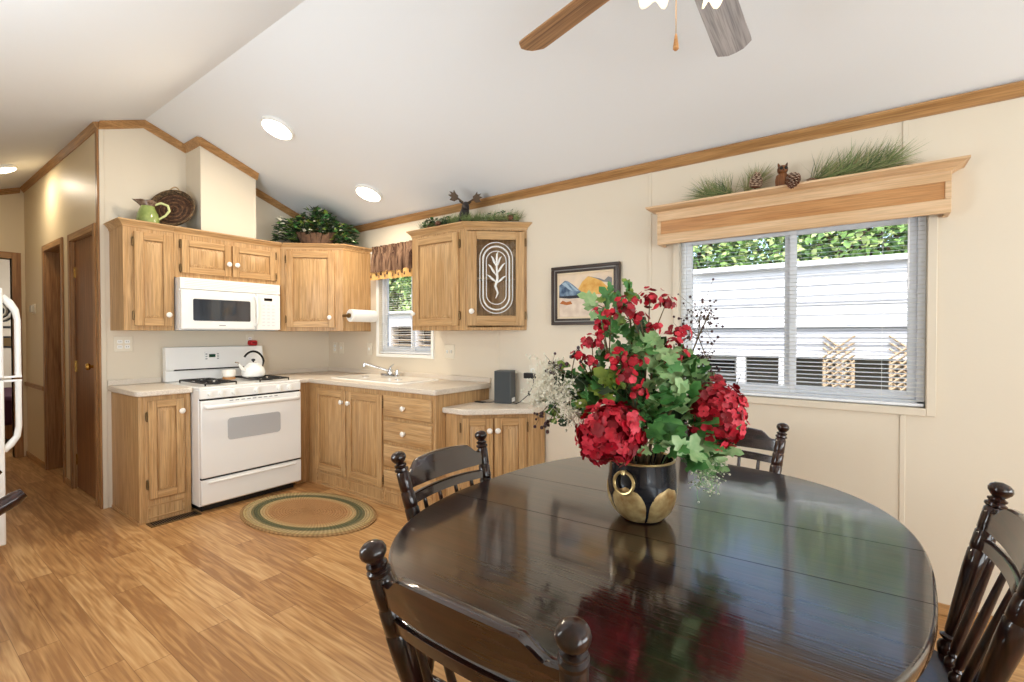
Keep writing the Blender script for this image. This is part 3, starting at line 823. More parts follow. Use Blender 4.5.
# backguard
mb = MB(); prof = [(0.66, 0.932), (0.635, 0.935), (0.640, 1.02), (0.618, 1.03), (0.640, 1.215), (0.70, 1.218), (0.70, 0.932)]
mb.loft([(0.0, y, z) for y, z in prof], [(RW, y, z) for y, z in prof]); g = mb.build('backguard', white, c, bevel=0.006)
mb = MB(); mb.box(0.055, RW - 0.06, 0.6165, 0.642, 1.022, 1.033); mb.build('backguard_slot', dark, g)
mb = MB(); mb.box(0.285, 0.395, 0.623, 0.632, 1.10, 1.17, 0); mb.box(0.315, 0.365, 0.620, 0.63, 1.125, 1.152, 1)
for i in range(3):
    for x in (0.288, 0.378): mb.box(x, x + 0.014, 0.6205, 0.63, 1.108 + i * 0.02, 1.118 + i * 0.02, 2)
mb.build('clock_panel', [white, display, greyline], g)
def grate(x0, x1, y0, y1):
    mb = MB(); z = 0.95; r = 0.0055
    for x in (x0, x1): mb.tube([(x, y0, z), (x, y1, z)], r, 6)
    for y in (y0, y1): mb.tube([(x0, y, z), (x1, y, z)], r, 6)
    for cy in (y0 + (y1 - y0) * 0.26, y0 + (y1 - y0) * 0.74):
        cx = (x0 + x1) / 2
        mb.lathe([(0.045, 0.933), (0.045, 0.943), (0.03, 0.947), (0, 0.948)], 16, 0, None, True, (cx, cy, 0))
        for a in range(4):
            t = a * PI / 2 + PI / 4
            mb.tube([(cx + 0.03 * math.cos(t), cy + 0.03 * math.sin(t), z + 0.004), (cx + 0.1 * math.cos(t), cy + 0.1 * math.sin(t), z + 0.003)], r, 6)
            t = a * PI / 2
            mb.tube([(cx + 0.03 * math.cos(t), cy + 0.03 * math.sin(t), z + 0.004), (cx + (x1 - x0) / 2 * math.cos(t), cy + (y1 - y0) * 0.25 * math.sin(t), z)], r, 6)
    for x in (x0, x1):
        for y in (y0, y1): mb.tube([(x, y, 0.932), (x, y, z)], r, 6)
    return mb.build('burner_grate', black, c)
grate(0.07, 0.29, 0.07, 0.55); grate(0.475, 0.715, 0.07, 0.55)
mb = MB(); mb.box(0.32, 0.45, 0.10, 0.54, 0.9315, 0.934); mb.build('centre_plate', white, c, bevel=0.001)

# kettle, canister
c = thing('kettle', 'white enamel kettle with a black arched handle on the range', 'kettle', (-4.20, 2.0, 0.9605))
mb = MB(); mb.lathe([(0.075, 0), (0.088, 0.01), (0.092, 0.04), (0.082, 0.075), (0.055, 0.1), (0.042, 0.108)], 28); mb.build('body', white, c)
mb = MB(); mb.lathe([(0.045, 0.106), (0.042, 0.114), (0.015, 0.122), (0, 0.123)], 20); l = mb.build('lid', white, c)
mb = MB(); mb.lathe([(0.006, 0.122), (0.007, 0.13), (0.016, 0.138), (0.014, 0.15), (0, 0.153)], 14); mb.build('lid_knob', blackg, l)
mb = MB(); mb.tube([(0.02, -0.07, 0.05), (0.03, -0.105, 0.075), (0.035, -0.135, 0.115)], [0.018, 0.014, 0.010], 10); mb.build('spout', white, c)
mb = MB(); mb.tube([(0.0, 0.078, 0.08)] + [(0, 0.088 * math.cos(a), 0.11 + 0.105 * math.sin(a)) for a in [i * 0.17 for i in range(1, 16)]], [0.005] + [0.009] * 15, 8); mb.build('handle', blackg, c)
mb = MB(); mb.tube([(0.035, -0.138, 0.118), (0.045, -0.165, 0.13)], [0.011, 0.006], 8); mb.build('whistle', chrome, c)
c = thing('spoon_rest_crock', 'small white crock with a tan foot at the middle of the cooktop', 'crock', (-4.40, 1.89, 0.9345))
mb = MB(); mb.lathe([(0.042, 0.02), (0.052, 0.03), (0.055, 0.075), (0.05, 0.083), (0.046, 0.08), (0.046, 0.03), (0, 0.028)], 22); mb.build('bowl', porc, c)
mb = MB(); mb.lathe([(0.045, 0), (0.05, 0.004), (0.048, 0.02), (0, 0.021)], 22); mb.build('foot', board, c)

# microwave
c = thing('microwave', 'white over-the-range microwave with a dark window', 'microwave', (-4.222, 1.468, HB + 0.001), PI / 2)
MW = 0.78; MH = 0.412
mb = MB(); mb.box(0.001, MW - 0.001, 0.03, 0.398, 0.004, MH); mb.box(0.03, MW - 0.03, 0.02, 0.37, 0, 0.004, 1); mb.build('body', [white, greyline], c, bevel=0.003)
mb = MB(); mb.extr([(0, 0.325), (MW, 0.325), (MW, MH - 0.001), (0, MH - 0.001)], 0.0, 0.03)
for i in range(5): mb.box(0.03, MW - 0.03, -0.002, 0.001, 0.338 + i * 0.013, 0.343 + i * 0.013, 1)
mb.build('vent_grille', [white, mat('vent_shadow', (222, 222, 222), 0.5)], c, bevel=0.002)
mb = MB(); mb.box(0.002, 0.565, -0.01, 0.03, 0.008, 0.318); d = mb.build('door', white, c, bevel=0.012, seg=3)
mb = MB(); mb.extr([(x + 0.300, z + 0.163) for x, z in rrect(0.217, 0.086, 0.012)], -0.0125, -0.008); mb.build('door_window', mat('microwave_glass', (52, 56, 62), 0.06, spec=1.0, coat=0.6), d)
mb = MB(); mb.tube([(0.582 - 0.03, -0.01, 0.04), (0.56, -0.035, 0.06), (0.562, -0.042, 0.12), (0.562, -0.042, 0.22), (0.56, -0.035, 0.275), (0.552, -0.01, 0.295)], 0.010, 10); mb.build('handle', white, d)
mb = MB(); mb.box(0.27, 0.32, -0.0112, -0.009, 0.038, 0.046); mb.build('maker_mark', greyline, d)
mb = MB(); mb.box(0.570, MW - 0.002, -0.008, 0.03, 0.008, 0.318); p = mb.build('control_panel', white, c, bevel=0.005)
mb = MB(); mb.box(0.635, 0.705, -0.0095, -0.007, 0.262, 0.285); mb.build('display', blackg, p)
mb = MB()
for r in range(7):
    for q in range(3): mb.box(0.618 + q * 0.042, 0.643 + q * 0.042, -0.0092, -0.0075, 0.04 + r * 0.029, 0.053 + r * 0.029)
mb.build('keypad', mat('key_grey', (214, 216, 220), 0.5), p)

# ------------------------------------------------------------------ refrigerator
c = thing('refrigerator', 'white top-freezer refrigerator seen edge on at the hall entrance', 'refrigerator', (-4.118, 0.515, 0), 0)
mb = MB(); mb.box(-0.72, 0, -0.755, -0.065, 0.03, 1.60); mb.box(-0.70, -0.02, -0.74, -0.08, 0, 0.03, 1); mb.build('cabinet_body', [white, black], c, bevel=0.006)
mb = MB(); mb.box(-0.72, 0, -0.062, 0, 0.06, 1.048); d1 = mb.build('refrigerator_door', white, c, bevel=0.01, seg=3)
mb = MB(); mb.box(-0.72, 0, -0.062, 0, 1.058, 1.60); d2 = mb.build('freezer_door', white, c, bevel=0.01, seg=3)
MB().box(-0.715, -0.005, -0.064, -0.01, 1.048, 1.058).build('door_gasket', greyline, c)
hx = -0.05
mb = MB(); mb.tube([(hx, -0.002, 0.62), (hx, 0.03, 0.655), (hx, 0.058, 0.70), (hx, 0.066, 0.76), (hx, 0.066, 1.0), (hx, 0.066, 1.046)], [0.02, 0.02, 0.017, 0.015, 0.015, 0.017], 10); mb.box(hx - 0.015, hx + 0.015, 0, 0.08, 1.035, 1.047); mb.build('door_handle', white, d1)
mb = MB(); mb.tube([(hx, -0.002, 1.55), (hx, 0.03, 1.515), (hx, 0.056, 1.47), (hx, 0.066, 1.41), (hx, 0.066, 1.1), (hx, 0.066, 1.06)], [0.022, 0.022, 0.018, 0.015, 0.015, 0.017], 10); mb.box(hx - 0.015, hx + 0.015, 0, 0.08, 1.059, 1.071); mb.build('door_handle', white, d2)

# ------------------------------------------------------------------ hall bits
c = thing('wall_thermostat', 'small clear-covered thermostat on the hallway wall', 'thermostat', (-6.87, YH, 1.585))
mb = MB(); mb.box(-0.055, 0.055, -0.012, 0, -0.05, 0.05); mb.build('back_plate', ivory, c, bevel=0.004)
mb = MB(); mb.box(-0.035, 0.035, -0.035, -0.012, -0.035, 0.035); mb.build('cover', mat('clear_cover', (210, 205, 190), 0.2), c, bevel=0.005)
c = thing('wall_art', 'black scrolled iron wall art on the bedroom wall', 'wall art', (-9.6, 1.14, 1.62))
mb = MB(); 
for y0, y1, z0, z1 in ((-0.2, 0.2, 0.18, 0.21), (-0.2, 0.2, -0.21, -0.18), (-0.2, -0.17, -0.2, 0.2), (0.17, 0.2, -0.2, 0.2)): mb.box(0, 0.03, y0, y1, z0, z1)
mb.build('frame', black, c)
mb = MB()
for k in range(4):
    a = k * PI / 2
    mb.tube([(0.02, 0.02 * t * math.cos(a + t * 0.55), 0.02 * t * math.sin(a + t * 0.55)) for t in range(1, 9)], 0.011, 6)
mb.build('scrollwork', black, c)
c = thing('bed', 'bed with a dark plum cover glimpsed past the refrigerator handle', 'bed', (-8.75, 0.95, 0))
mb = MB(); mb.box(-0.7, 0.7, -0.9, 0.9, 0.1, 0.32)
for x in (-0.65, 0.65):
    for y in (-0.85, 0.85): mb.box(x - 0.03, x + 0.03, y - 0.03, y + 0.03, 0, 0.1)
mb.build('base', doorw, c)
mb = MB(); mb.box(-0.7, 0.7, -0.9, 0.9, 0.32, 0.55); mb.build('mattress', paper, c, bevel=0.04)
mb = MB(); mb.box(-0.72, 0.72, -0.92, 0.92, 0.25, 0.60); mb.build('bedspread', mat('plum_fabric', (66, 26, 46), 0.9), c, bevel=0.05)
MB_art = None
c = thing('wall_art', 'small dark framed panel below the iron wall art', 'wall art', (-9.6, 1.14, 1.22))
mb = MB(); mb.box(0, 0.02, -0.16, 0.16, -0.08, 0.08); mb.build('frame', black, c, bevel=0.004)
mb = MB(); mb.box(0.02, 0.024, -0.13, 0.13, -0.055, 0.055); mb.build('panel', bronze, c)
# floor vent
c = thing('floor_vent', 'brown slotted floor register in front of the narrow base cabinet', 'vent', (-3.955, 1.325, 0.0), 0)
mb = MB(); mb.box(-0.055, 0.055, -0.155, 0.155, 0.0, 0.005); mb.build('frame', bronze, c, bevel=0.002)
mb = MB()
for i in range(20): mb.box(-0.036, 0.036, -0.135 + i * 0.0138, -0.127 + i * 0.0138, 0.0045, 0.0062)
mb.build('louvres', dark, c)

# ------------------------------------------------------------------ outlets
def plate(name, label, cat, x, z, w, h, kind, wall='y', yy=None):
    if wall == 'y': c = thing(name, label, cat, (x, YW, z), 0)
    else: c = thing(name, label, cat, (XS, x, z), PI / 2)
    mb = MB(); mb.box(-w / 2, w / 2, -0.006, 0, -h / 2, h / 2); mb.build('cover_plate', ivory, c, bevel=0.003)
    mb = MB(); n_ = len(kind)
    for i, kk in enumerate(kind):
        cx = (i - (n_ - 1) / 2) * 0.046
        if kk == 'o':
            for s in (-1, 1):
                mb.extr([(cx + a, s * 0.02 + b2) for a, b2 in rrect(0.017, 0.014, 0.008)], -0.009, -0.005)
                for t in (-0.006, 0.006): mb.box(cx + t - 0.0012, cx + t + 0.0012, -0.0095, -0.0085, s * 0.02 - 0.004, s * 0.02 + 0.006, 1)
        else:
            mb.box(cx - 0.005, cx + 0.005, -0.014, -0.005, -0.012, 0.014)
    mb.build('receptacle' if 'o' in kind else 'toggle', [whitem, dark], c)
    return c
plate('outlet', 'ivory double outlet plate under the narrow upper cabinet', 'outlet', 1.22, 1.245, 0.118, 0.118, 'oo', 'x')
plate('outlet', 'ivory outlet nearest the room corner above the counter', 'outlet', -4.50, 1.178, 0.072, 0.118, 'o')
plate('wall_switch', 'ivory switch just right of the corner outlet', 'switch', -4.385, 1.178, 0.072, 0.118, 's')
plate('wall_switch', 'ivory switch plate close to the left edge of the sink window', 'switch', -3.925, 1.175, 0.072, 0.118, 's')
plate('wall_switch', 'ivory two-gang switch plate under the wide upper cabinet', 'switch', -2.84, 1.172, 0.118, 0.118, 'ss')
plate('outlet', 'ivory outlet behind the speaker with a black adapter in it', 'outlet', -1.985, 1.03, 0.072, 0.118, 'o')
plate('outlet', 'outlet above the range backguard holding the red plug-in', 'outlet', 2.17, 1.262, 0.072, 0.118, 'o', 'x')
c = thing('plug_in_freshener', 'small bright red plug-in above the range backguard', 'plug-in', (XS + 0.0095, 2.185, 1.242), PI / 2)
mb = MB(); mb.loft([(x, 0, z) for x, z in rrect(0.040, 0.026, 0.018)], [(x * 0.85, -0.05, z * 0.85) for x, z in rrect(0.034, 0.028, 0.018)], 0, True, True); mb.build('body', redp, c, bevel=0.006)
mb = MB(); mb.tube([(-0.02, -0.051, 0), (0.02, -0.051, 0)], 0.006, 8); mb.build('vent_bar', MATS['petal_crimson'], c)
c = thing('power_adapter', 'black power adapter plugged into the outlet behind the speaker', 'adapter', (-1.985, YW - 0.0095, 1.008), 0)
mb = MB(); mb.box(-0.05, 0.035, -0.05, 0, -0.018, 0.024); mb.build('body', black, c, bevel=0.006)
mb = MB(); mb.tube([(0.03, -0.03, -0.016), (0.035, -0.04, -0.06), (0.01, -0.06, -0.13), (-0.05, -0.09, -0.19), (-0.09, -0.08, -0.2045), (-0.14, -0.06, -0.2045)], 0.0035, 6)
mb.ball((0.012, -0.062, -0.125), 0.011, 10, 0, (1, 1, 1.8)); mb.build('cord', black, c)
# speaker
c = thing('speaker', 'charcoal box speaker with a metal badge on the low counter', 'speaker', (-2.185, 2.905, 0.8005), math.radians(18))
mb = MB(); mb.box(-0.065, 0.065, -0.065, 0.065, 0, 0.245); mb.build('cabinet_box', speakerm, c, bevel=0.006)
mb = MB(); mb.box(-0.06, 0.06, -0.068, -0.0652, 0.006, 0.239); mb.build('front_grille', mat('grille_cloth', (64, 68, 70), 0.7, bump=(500, 0.3)), c, bevel=0.003)
mb = MB(); mb.box(0.0652, 0.0665, -0.03, 0.04, 0.01, 0.04); mb.build('badge', whitem, c)
c = thing('charger_pad', 'flat black charger lying beside the speaker', 'charger', (-2.345, 2.80, 0.8005), 0)
mb = MB(); mb.box(-0.04, 0.045, -0.02, 0.02, 0, 0.008); mb.build('pad', black, c, bevel=0.003)
mb = MB(); mb.tube([(0.04, 0, 0.004), (0.08, 0.03, 0.004), (0.10, 0.1, 0.004)], 0.003, 6); mb.build('cord', black, c)

# paper towel
c = thing('paper_towel_holder', 'paper towel roll on a wooden bracket beside the corner cabinet', 'paper towel', (-3.82, 2.83, 1.495), 0)
mb = MB(); M = align((0, -0.135, 0), (0, 1, 0))
mb.lathe([(0.02, 0), (0.058, 0), (0.058, 0.27), (0.02, 0.27), (0.02, 0)], 28, 0, M); mb.build('paper_roll', paper, c)
mb = MB(); mb.tube([(0, -0.165, 0), (0, 0.147, 0)], 0.009, 10); mb.build('dowel', bronze, c)
for y in (-0.150, 0.142):
    mb = MB(); mb.tube([(-0.082, y, 0), (0.0, y, 0)], 0.014, 8); mb.lathe([(0.022, -0.006), (0.022, 0.006), (0, 0.007)], 14, 0, align((0, y, 0), (0, 1, 0))); mb.build('bracket', bronze, c)

# ------------------------------------------------------------------ braided rug
rugm = bpy.data.materials.new('braided_rug'); rugm.use_nodes = True
n = rugm.node_tree; N, L = n.nodes.new, n.links.new
b = n.nodes['Principled BSDF']; b.inputs['Roughness'].default_value = 0.95; b.inputs['Specular IOR Level'].default_value = 0.1
tc = N('ShaderNodeTexCoord'); sp = N('ShaderNodeSeparateXYZ'); L(tc.outputs['Object'], sp.inputs[0])
ex = mth('DIVIDE', sp.outputs[0], 0.585); ey = mth('DIVIDE', sp.outputs[1], 0.372)
rad = mth('SQRT', mth('ADD', mth('MULTIPLY', ex, ex), mth('MULTIPLY', ey, ey)))
rp = N('ShaderNodeValToRGB'); rp.color_ramp.interpolation = 'CONSTANT'; e = rp.color_ramp.elements
cols = [(0, (176, 134, 92)), (0.58, (186, 150, 106)), (0.64, (186, 160, 116)), (0.70, (112, 108, 78)), (0.745, (98, 100, 76)), (0.79, (120, 114, 84)), (0.83, (178, 158, 118)), (0.90, (180, 158, 112)), (0.95, (160, 128, 88))]
e[0].position = 0; e[0].color = srgb(*cols[0][1]); e[1].position = cols[1][0]; e[1].color = srgb(*cols[1][1])
for p_, q_ in cols[2:]:
    k = e.new(p_); k.color = srgb(*q_)
L(rad, rp.inputs['Fac'])
ang = mth('ARCTAN2', ey, ex)
br = mth('SINE', mth('ADD', mth('MULTIPLY', ang, 95), mth('MULTIPLY', mth('FLOOR', mth('MULTIPLY', rad, 24)), 1.7)))
rg = mth('SINE', mth('MULTIPLY', rad, 150.8))
nz = N('ShaderNodeTexNoise'); nz.inputs['Scale'].default_value = 60; L(tc.outputs['Object'], nz.inputs['Vector'])
tex = mth('ADD', mth('ADD', mth('MULTIPLY', br, 0.16), 0.78), mth('MULTIPLY', nz.outputs['Fac'], 0.3))
mx = N('ShaderNodeMix'); mx.data_type = 'RGBA'; mx.blend_type = 'MULTIPLY'; mx.inputs[0].default_value = 1
L(rp.outputs[0], mx.inputs[6]); L(tex, mx.inputs[7]); L(mx.outputs[2], b.inputs['Base Color'])
bp = N('ShaderNodeBump'); bp.inputs['Strength'].default_value = 0.6; bp.inputs['Distance'].default_value = 0.006
L(mth('ADD', rg, mth('MULTIPLY', br, 0.5)), bp.inputs['Height']); L(bp.outputs[0], b.inputs['Normal'])
mb = MB(); ell = lambda f: [(0.585 * f * math.cos(a), 0.372 * f * math.sin(a)) for a in [2 * PI * i / 72 for i in range(72)]]
rings_ = [(1.0, 0), (1.0, 0.008), (0.985, 0.012), (0.5, 0.012)]
for (f0, z0), (f1, z1) in zip(rings_, rings_[1:]): mb.loft([(x, y, z0) for x, y in ell(f0)], [(x, y, z1) for x, y in ell(f1)], 0, False, True)
mb.add([(x, y, 0.012) for x, y in ell(0.5)], [tuple(range(72))])
mb.add([(x, y, 0) for x, y in ell(1)], [tuple(range(72))[::-1]])
tag(mb.build('braided_rug', rugm, loc=(-3.294, 1.954, 0.001), rot=math.radians(7)), 'oval braided rug in tan and olive on the floor before the sink', 'rug')

# ------------------------------------------------------------------ big window cornice shelf
VX0, VX1, VYF = -1.003, 0.322, 2.872
c = thing('window_cornice', 'long pale oak cornice shelf over the wide window', 'cornice', ((VX0 + VX1) / 2, YW - 0.006, 1.86), 0)
hw = (VX1 - VX0) / 2; dp = YW - 0.006 - VYF
mb = MB(); mb.box(-hw, hw, -dp, -dp + 0.02, 0.0, 0.062); mb.build('lower_rail', palex, c, bevel=0.003)
mb = MB(); mb.box(-hw + 0.02, hw - 0.02, -dp + 0.006, -dp + 0.018, 0.055, 0.15); mb.build('fascia_board', board, c)
mb = MB(); mb.box(-hw, hw, -dp, -dp + 0.02, 0.14, 0.20); mb.build('upper_rail', palex, c, bevel=0.003)
for s in (-1, 1):
    mb = MB(); mb.box(s * hw, s * (hw - 0.02), -dp + 0.02, 0, 0, 0.2); mb.box(s * hw, s * (hw - 0.022), -dp, -dp + 0.02, 0.062, 0.14); mb.build('end_board', palex, c, bevel=0.002)
pol = [(-hw, -dp), (hw, -dp), (hw, 0), (-hw, 0)]
of = lambda a: inset(pol, [a, a, 0, a])
mb = MB(); mb.frustum(of(0.002), of(0.010), 0.186, 0.196); mb.frustum(of(0.010), of(0.018), 0.196, 0.200); mb.frustum(of(0.018), of(0.046), 0.200, 0.216); mb.frustum(of(0.054), of(0.054), 0.216, 0.226)
mb.build('crown_moulding', palex, c)
SHZ = 1.86 + 0.226

def pine_sprig(label, loc, d, n, l, seed, spread=0.5, lift=0.6, mats=(pineA, pineB, pineC), group='pine sprigs along the cornice shelf', nl=(0.09, 0.14)):
    rr = random.Random(seed)
    t = thing('pine_sprig', label, 'pine sprig', loc, 0, group)
    D = Vector(d).normalized()
    path = [D * (l * i / 5) + Vector((0, 0, 0.012 + 0.02 * math.sin(i * 0.6))) for i in range(6)]
    mb = MB(); mb.tube(path, [0.005, 0.005, 0.004, 0.004, 0.003, 0.002], 6); mb.build('twig', stemm, t)
    mb = MB()
    for i in range(n):
        s = rr.random() * l
        p = D * s + Vector((0, 0, 0.016))
        v = D * rr.uniform(0.35, 1.0) + Vector((rr.uniform(-spread, spread), rr.uniform(-spread, spread) * 0.45, rr.uniform(-0.02, lift * 2)))
        v.normalize(); ln = rr.uniform(*nl)
        side = v.cross(Vector((rr.random() - .5, rr.random() - .5, rr.random() - .5))).normalized() * 0.0015
        e = p + v * ln + Vector((0, 0, -0.25 * ln * rr.random()))
        up2 = side.cross(v).normalized() * 0.0011
        if e.z < 0.004: e.z = 0.004
        if e.y + loc[1] > YW - 0.005: e.y = YW - 0.005 - loc[1]
        m_ = p.lerp(e, 0.5) + Vector((0, 0, 0.004))
        mb.add([p - side, p + side, p + up2, m_ - side, m_ + side, m_ + up2, e], [(0, 1, 4, 3), (1, 2, 5, 4), (2, 0, 3, 5), (3, 4, 6), (4, 5, 6), (5, 3, 6)], rr.choice((0, 0, 1, 2)), True)
    mb.build('needles', list(mats), t)
    return t
pine_sprig('green pine sprig fanned out at the left end of the cornice shelf', (-0.575, 2.93, SHZ), (-1, -0.05, 0.05), 250, 0.16, 1, 0.65, 0.55, nl=(0.12, 0.19))
pine_sprig('sparse olive pine sprig standing behind the left pine cone', (-0.53, 2.95, SHZ), (0.55, 0.0, 0.45), 150, 0.08, 2, 0.9, 0.9, (pineB, pineB, pineA), nl=(0.1, 0.16))
pine_sprig('long dense pine sprig sweeping to the right end of the cornice shelf', (-0.22, 2.93, SHZ), (1, 0.0, 0.06), 470, 0.32, 3, 0.55, 0.62, nl=(0.12, 0.21))

def pine_cone(label, loc, d, l=0.075, r=0.03, group='pine cones on the cornice shelf'):
    t = thing('pine_cone', label, 'pine cone', loc, 0, group)
    M = align((0, 0, 0), d)
    mb = MB(); mb.lathe([(0.004, 0), (r * 0.5, 0.01), (r * 0.62, l * 0.4), (r * 0.4, l * 0.75), (0, l)], 12, 0, M); mb.build('core', cone, t)
    mb = MB(); kk = 0
    for j in range(9):
        f = j / 8; z = l * (0.06 + 0.86 * f); rad = r * (0.6 + 0.75 * math.sin(PI * min(1, 0.25 + f * 0.7)) - 0.35 * f)
        m_ = max(5, int(10 - 4 * f))
        for i in range(m_):
            a = 2 * PI * (i + 0.5 * (j % 2)) / m_
            u = Vector((math.cos(a), math.sin(a), 0)); w = Vector((-math.sin(a), math.cos(a), 0))
            p0 = u * rad * 0.35 + Vector((0, 0, z)); p1 = u * rad + Vector((0, 0, z + l * 0.10)); ww = 0.36 * rad + 0.002
            q = [p0 - w * ww * 0.5, p0 + w * ww * 0.5, p1 + w * ww - Vector((0, 0, .003)), p1 - w * ww - Vector((0, 0, .003)), p1 + u * 0.003 + Vector((0, 0, 0.004)), p0 + Vector((0, 0, 0.006))]
            mb.add(q, [(0, 3, 2, 1), (0, 5, 4, 3), (1, 2, 4, 5), (0, 1, 5)], 0, False, M); mb.add([q[2], q[3], q[4]], [(0, 1, 2)], 1, False, M)
    mb.build('scales', [cone, conetip], t)
    return t
pine_cone('pine cone leaning upright among the left pine needles', (-0.475, 2.915, SHZ + 0.03), (0.15, -0.05, 0.95), 0.085, 0.026)
pine_cone('pine cone hanging over the cornice edge below the carved owl', (-0.280, 2.815, SHZ + 0.045), (-0.10, -0.35, -0.95), 0.075, 0.026)
pine_cone('small brown pine cone lying at the stem of the long pine sprig', (-0.235, 2.925, SHZ + 0.018), (0.9, -0.1, 0.12), 0.05, 0.016)
# carved owl
ow = wood('carved_wood', (140, 88, 48), (88, 52, 28), 2, 0.5, wide=14)
c = thing('owl_figurine', 'carved brown wooden owl standing on the cornice shelf', 'figurine', (-0.335, 2.915, SHZ), math.radians(20))
mb = MB()
T_ = Matrix.Rotation(-0.12, 4, 'Y')
mb.lathe([(0.030, 0), (0.036, 0.015), (0.037, 0.04), (0.031, 0.068), (0.022, 0.085), (0.0, 0.09)], 18, 0, T_ @ Matrix.Diagonal((1, 0.85, 1, 1))); mb.build('body', ow, c)
mb = MB(); hc = (-0.008, -0.004, 0.105); mb.ball(hc, 0.027, 14, 0, (1, 0.95, 0.92))
for s in (-1, 1):
    mb.lathe([(0.008, 0), (0.005, 0.012), (0, 0.022)], 8, 0, align((hc[0] + s * 0.016, hc[1], hc[2] + 0.018), (s * 0.35, 0, 1)))
hd = mb.build('head', ow, c)
mb = MB()
for s in (-1, 1): mb.lathe([(0.009, 0), (0.007, 0.004), (0, 0.005)], 12, 0, align((hc[0] + s * 0.011, hc[1] - 0.022, hc[2] + 0.004), (s * 0.3, -1, 0)))
mb.build('eyes', dark, hd)
mb = MB(); mb.lathe([(0.005, 0), (0.003, 0.008), (0, 0.013)], 8, 0, align((hc[0], hc[1] - 0.024, hc[2] - 0.005), (0, -0.7, -0.7))); mb.build('beak', ow, hd)
for s in (-1, 1):
    mb = MB(); mb.ball((s * 0.031 - 0.002, 0.002, 0.046), 0.02, 12, 0, (0.42, 0.9, 1.75)); mb.build('wing', ow, c)

# ------------------------------------------------------------------ kitchen window curtain valance
c = thing('curtain_valance', 'short brown gathered curtain with a tan printed band over the sink window', 'curtain', (-3.44, 2.945, 1.84), 0)
cb = wood('brown_curtain', (150, 120, 98), (64, 44, 38), 2, 0.95, fine=300, wide=26, rings=3, spec=0.05, bump=0.02, ring_amp=0.14); ct_ = mat('tan_band', (222, 176, 110), 0.9)
mb = MB()
def curtain_sheet(mb, x0, x1, rows, amp, k, mi):
    n_ = 120
    for s in (0, 1):
        pass
    vs = []; nr = len(rows)
    for (z, a) in rows:
        for i in range(n_ + 1):
            x = x0 + (x1 - x0) * i / n_
            y = -a * (0.5 + 0.5 * math.sin(x * k) * math.cos(x * k * 0.37 + 1))
            vs.append((x, y, z))
    o_ = len(vs)
    vs += [(x, y + 0.002, z) for x, y, z in vs]
    m = n_ + 1; fs = []
    for j in range(nr - 1):
        for i in range(n_):
            a = j * m + i
            fs.append((a, a + 1, a + m + 1, a + m)); fs.append((o_ + a, o_ + a + m, o_ + a + m + 1, o_ + a + 1))
    mb.add(vs, fs, mi, True)
curtain_sheet(mb, -0.378, 0.385, [(0.07, 0.05), (0.14, 0.046), (0.22, 0.034), (0.262, 0.018), (0.275, 0.016), (0.318, 0.03)], 0, 78, 0)
mb.build('gathered_cloth', cb, c)
mb = MB(); curtain_sheet(mb, -0.385, 0.392, [(0.0, 0.036), (0.035, 0.036), (0.08, 0.035)], 0, 38, 0); bd = mb.build('printed_band', ct_, c)
mb = MB(); rr = random.Random(4)
for i in range(16):
    x = -0.36 + i * 0.048; z = 0.05 if i % 2 else 0.028; r = 0.015 if i % 2 else 0.011
    y = -0.036 * (0.5 + 0.5 * math.sin(x * 38) * math.cos(x * 38 * 0.37 + 1)) - 0.0012
    mb.lathe([(r, 0), (r, 0.0012), (0, 0.0014)], 9, 0, align((x, y, z), (0, -1, 0)))
    for q in (-1, 0, 1): mb.lathe([(r * 0.35, 0), (r * 0.35, 0.0012), (0, 0.0014)], 7, 0, align((x + q * r * 0.7, y, z + r * 1.25), (0, -1, 0)))
mb.build('printed_marks', cb, bd)
mb = MB(); mb.tube([(-0.40, 0.012, 0.268), (0.39, 0.012, 0.268)], 0.006, 8); mb.build('curtain_rod', whitem, c)
mb = MB(); mb.tube([(-0.40, 0.0, 0.268), (-0.40, 0.040, 0.268)], 0.008, 8); mb.tube([(0.39, 0.0, 0.268), (0.39, 0.040, 0.268)], 0.008, 8); mb.build('rod_bracket', whitem, c)

# ------------------------------------------------------------------ framed painting
c = thing('framed_painting', 'small mountain landscape painting in a dark frame on the window wall', 'painting', (-1.546, YW - 0.006, 1.592), 0)
hw, hh = 0.262, 0.207
frm = mat('dark_frame', (58, 46, 40), 0.35); frg = mat('grey_fillet', (150, 146, 142), 0.4); liner = mat('linen_liner', (226, 206, 176), 0.7)
def frame_ring(w0, h0, w1, h1, y0, y1, m, name, bevel=0.003):
    mb = MB()
    mb.box(-w0, w0, y0, y1, h1, h0); mb.box(-w0, w0, y0, y1, -h0, -h1); mb.box(-w0, -w1, y0, y1, -h1, h1); mb.box(w1, w0, y0, y1, -h1, h1)
    return mb.build(name, m, c, bevel=bevel)
frame_ring(hw, hh, hw - 0.022, hh - 0.022, -0.028, 0, frm, 'frame')
frame_ring(hw - 0.022, hh - 0.022, hw - 0.03, hh - 0.03, -0.02, 0, frg, 'fillet', 0.002)
frame_ring(hw - 0.03, hh - 0.03, hw - 0.044, hh - 0.044, -0.022, 0, frm, 'inner_frame', 0.002)
frame_ring(hw - 0.044, hh - 0.044, hw - 0.058, hh - 0.058, -0.014, 0, liner, 'liner', 0.002)
pw, ph = hw - 0.058, hh - 0.058
mb = MB(); mb.box(-pw, pw, -0.008, 0, -ph, ph)
def paint(poly, mi, k): mb.extr([(x * pw, z * ph) for x, z in poly], -0.008 - 0.0006 * k, -0.0078, mi)
paint([(-1, 0.05), (1, 0.05), (1, -1), (-1, -1)], 1, 1)
paint([(-0.35, 0.1), (-0.1, 0.62), (0.12, 0.86), (0.3, 0.8), (0.55, 0.7), (0.8, 0.35), (1, 0.3), (1, 0.0), (-0.3, 0.0)], 2, 2)
